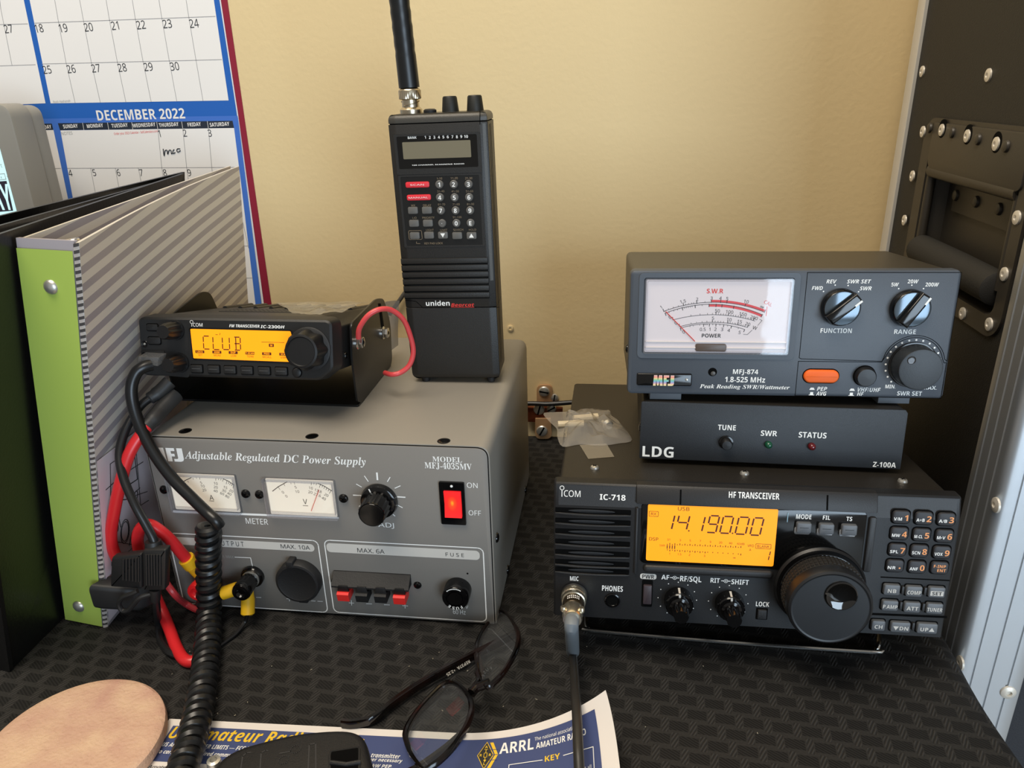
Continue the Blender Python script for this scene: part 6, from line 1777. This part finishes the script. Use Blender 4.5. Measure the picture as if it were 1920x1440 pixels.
# ================================================================== reading glasses
TORT = mat('dark_tortoiseshell', '#090706', .14, mottle=('#1c0e0a', 45, .1))
gl = thing('reading_glasses', 'dark framed reading glasses lying folded across the printed chart', 'glasses', (-70, 360, 0))
LENS = clear('spectacle_lens', tint=(.93, .95, .95), ior=1.5, rough=.01, haze=.04, hazecol=(.6, .62, .65))
RL = [(-70.62,436.9,4.09), (-61.96,419.3,11.34), (-54.71,396.1,19), (-53.7,378,22.85), (-56.98,359.9,24.76), (-61.5,349.5,24.66), (-67.03,345.6,22.87), (-73.46,360.4,17.15), (-79.07,383.5,10.27), (-81.9,399.3,6), (-80.95,415.8,3.35), (-76.24,429.5,2.92)]
LL = [(-92.38,359.7,8.65), (-85.28,351.8,13.39), (-78.28,339.6,18.86), (-74.35,328.7,22.71), (-73.26,319.6,24.91), (-74.23,308.5,26.54), (-77.34,296.9,27.3), (-81.66,289.2,26.78), (-86.53,284.5,25.44), (-90.9,283.5,23.65), (-100.7,297.2,16.6), (-107.3,310.6,11.09), (-110.7,319.1,7.92), (-110.9,328.9,6), (-108.1,341.2,4.99), (-102.5,353.2,5.25), (-97.86,359.7,6.16)]
GN = Vector((-0.4089, 0.1684, 0.8969))
for nm, pl in (('lens', RL), ('lens', LL)):
    c3 = spline(pl, 5, True)
    b = MB(); b.add([tuple(p_) for p_ in c3], [tuple(range(len(c3)))], LENS); b.build(nm, gl, True, 'clear lens')
b = MB()
for pl in (RL, LL):
    cen = sum((Vector(p_) for p_ in pl), Vector()) / len(pl)
    c3 = spline(pl, 6, True)
    rings = []
    for p_ in c3:
        o_ = (p_ - cen).normalized()
        rings.append([tuple(p_ + o_ * u + GN * w) for u, w in ((-.3, 1.2), (.8, 1.9), (2.4, 1.6), (2.9, 0), (2.4, -1.6), (.8, -1.9), (-.3, -1.2), (.2, 0))])
    rings.append(rings[0])
    b.loft(rings, TORT, (False, False))
b.tube(spline([Vector((-75.89,342,19.51)) , Vector((-73.67,346.3,19.71)), Vector((-69.8,347.2,21.31)), Vector((-65.58,347.9,23.1))], 6), [2.8] * 19, TORT, 12)
b.tube(spline([Vector((-77.43,344.8,18.27)), Vector((-75.51,347.2,18.7)), Vector((-73.44,354.4,18.28)), Vector((-75.65,363,15.68))], 6), [2.0] * 19, TORT, 10)
frame = b.build('frame', gl, True)
for a_, c_ in (((-80.13,385.9,9.32), (-73.83,358.6,17.32)), ((-87.97,356.4,11.29), (-76.77,346.7,18.22))):
    b = MB(); b.tube([Vector(a_) - GN * 2, (Vector(a_) + Vector(c_)) / 2 - GN * 4.5, Vector(c_) - GN * 2], [1.6, 2.2, 1.6], mat('nose_pad', '#2b2220', .15), 10); b.build('nose_pad', frame, True)
def bar(path, w, th, m):
    """A flat bar on edge: w tall, th thick, along a path."""
    mb = MB(); P_ = [Vector(p_) for p_ in path]; rg = []
    for i_, p_ in enumerate(P_):
        t_ = (P_[min(i_ + 1, len(P_) - 1)] - P_[max(i_ - 1, 0)]).normalized()
        s_ = t_.cross(Vector((0, 0, 1))).normalized(); u_ = s_.cross(t_)
        ww = w[i_] if isinstance(w, list) else w
        rg.append([tuple(p_ + s_ * a * th / 2 + u_ * c * ww / 2) for a, c in ((-1, -.7), (-.6, -1), (.6, -1), (1, -.7), (1, .7), (.6, 1), (-.6, 1), (-1, .7))])
    mb.loft(rg, m); return mb
tp_ = spline([(-56.27,410.5,9), (-69.56,399.2,8), (-84.05,387.2,7), (-109.5,363.6,6), (-125.7,345,5), (-132.2,334.7,4.5), (-138.1,329.6,4), (-147.3,327,3.6), (-153.7,327,3.4)], 6)
b = bar(tp_, [6.5] * (len(tp_) - 14) + [6.0] * 14, 3.2, TORT)
tm = b.build('temple', gl, True)
b = MB()
ta, tb2 = Vector((-84.12,380.4,10.4)), Vector((-96.86,367.5,9.6))
tdir = (ta - tb2).normalized(); tup = Vector((tdir.y, -tdir.x, -.55)).normalized()
vs, fs, x0, x1, cap = glyph('REP37A  +2.25', 'b'); k_ = (ta - tb2).length / (x1 - x0)
b.add([tuple(ta - tdir * (x - x0) * k_ + tup * y * k_ * 1.0 + Vector((-.4, -.9, .2))) for x, y in vs], fs, GREY_INK); b.build('temple_printing', tm, True)
tp2 = spline([(-107.9,290.2,8), (-102.9,295.7,5), (-95.57,303.3,4.5), (-85.85,315.8,4), (-78.55,327.4,4)], 5)
b = bar(tp2, 6, 3, TORT); b.build('temple', gl, True)

# ================================================================== bag of screws on the base radio
BAGM = clear('polythene_bag', tint=(.94, .92, .88), ior=1.45, rough=.15, haze=.2, hazecol=(.8, .76, .7), bump=(60, .9))
RMI = ROOTS[radio.name]
def on_radio(x, y, h): return tuple((RMI @ Vector((x / 1000, y / 1000, (RH - 2.5 + h) / 1000))) * 1000)
bagp = [(-18.26,149.2), (-0.9,150.6), (17.98,159.4), (34.14,160.7), (36.68,148), (43.96,125.7), (51.07,90.76), (41.28,81.96), (29.08,76.44), (13.8,77.33), (1.44,71.83), (-3.74,93.05), (-5.24,110), (-12.28,127.5)]
bag = thing('parts_bag', 'small crumpled clear bag of screws and wall plugs on the base transceiver', 'bag', on_radio(30, 150, 0))
cx_ = sum(p_[0] for p_ in bagp) / len(bagp); cy_ = sum(p_[1] for p_ in bagp) / len(bagp)
ol = [(p_.x, p_.y) for p_ in spline([(x, y, 0) for x, y in bagp], 4, True)]
b = MB(); rows = []
for k, f in enumerate((1.0, .97, .9, .78, .6, .4, .2, .06)):
    rows.append([on_radio(max(1.0, cx_ + (x - cx_) * f) if f < 1 else x, cy_ + (y - cy_) * f, .5 + (0 if f >= 1 else (7.5 * (1 - f ** 3) * (.75 + .8 * noise.noise(Vector((x * .09 * f, y * .09 * f, 5)))) + 1.6 * abs(noise.noise(Vector((x * .25 * f, y * .25 * f, 1))))))) for x, y in ol])
b.loft(rows, BAGM, (False, True)); b.build('bag_film', bag, True)
def rod(px, py, L_, r_, ang, m, head=None):
    mb = MB(); ca, sa = math.cos(ang), math.sin(ang)
    mb.tube([on_radio(px - ca * L_ / 2, py - sa * L_ / 2, r_ + 1), on_radio(px + ca * L_ / 2, py + sa * L_ / 2, r_ + 1)], r_, m, 10)
    if head: mb.tube([on_radio(px + ca * L_ / 2, py + sa * L_ / 2, r_ + 2.5), on_radio(px + ca * (L_ / 2 + 2.6), py + sa * (L_ / 2 + 2.6), r_ + 3.0)], [head, head * .6], m, 16)
    return mb
PLG = mat('nylon_wall_plug', '#cfc0a2', .5)
q1, q2, q3 = (5.16,113.9), (16.12,130.6), (33.62,112.5)
for q, an in ((q1, .2), (q2, .35)):
    tag(rod(q[0], q[1], 20, 2.6, an, PLG).build('wall_plug'), 'beige wall plug in the clear bag, ' + ('nearer the front' if q is q1 else 'nearer the wall'), 'wall plug')
tag(rod(q3[0] - 2, q3[1] + 5, 13, 1.6, -1.25, STEEL, 4.4).build('screw'), 'round headed steel screw in the clear bag', 'screw')
tpz = [(13.45,76.69), (32.51,81.69), (38.01,55.53), (20.22,49.91)]
b = MB(); b.add([on_radio(x, y, .35) for x, y in tpz], [(0, 1, 2, 3)], clear('sticky_tape', tint=(.9, .86, .76), haze=.3, hazecol=(.62, .56, .45), rough=.25))
tag(b.build('sticky_tape'), 'piece of clear sticky tape in front of the parts bag', 'tape')
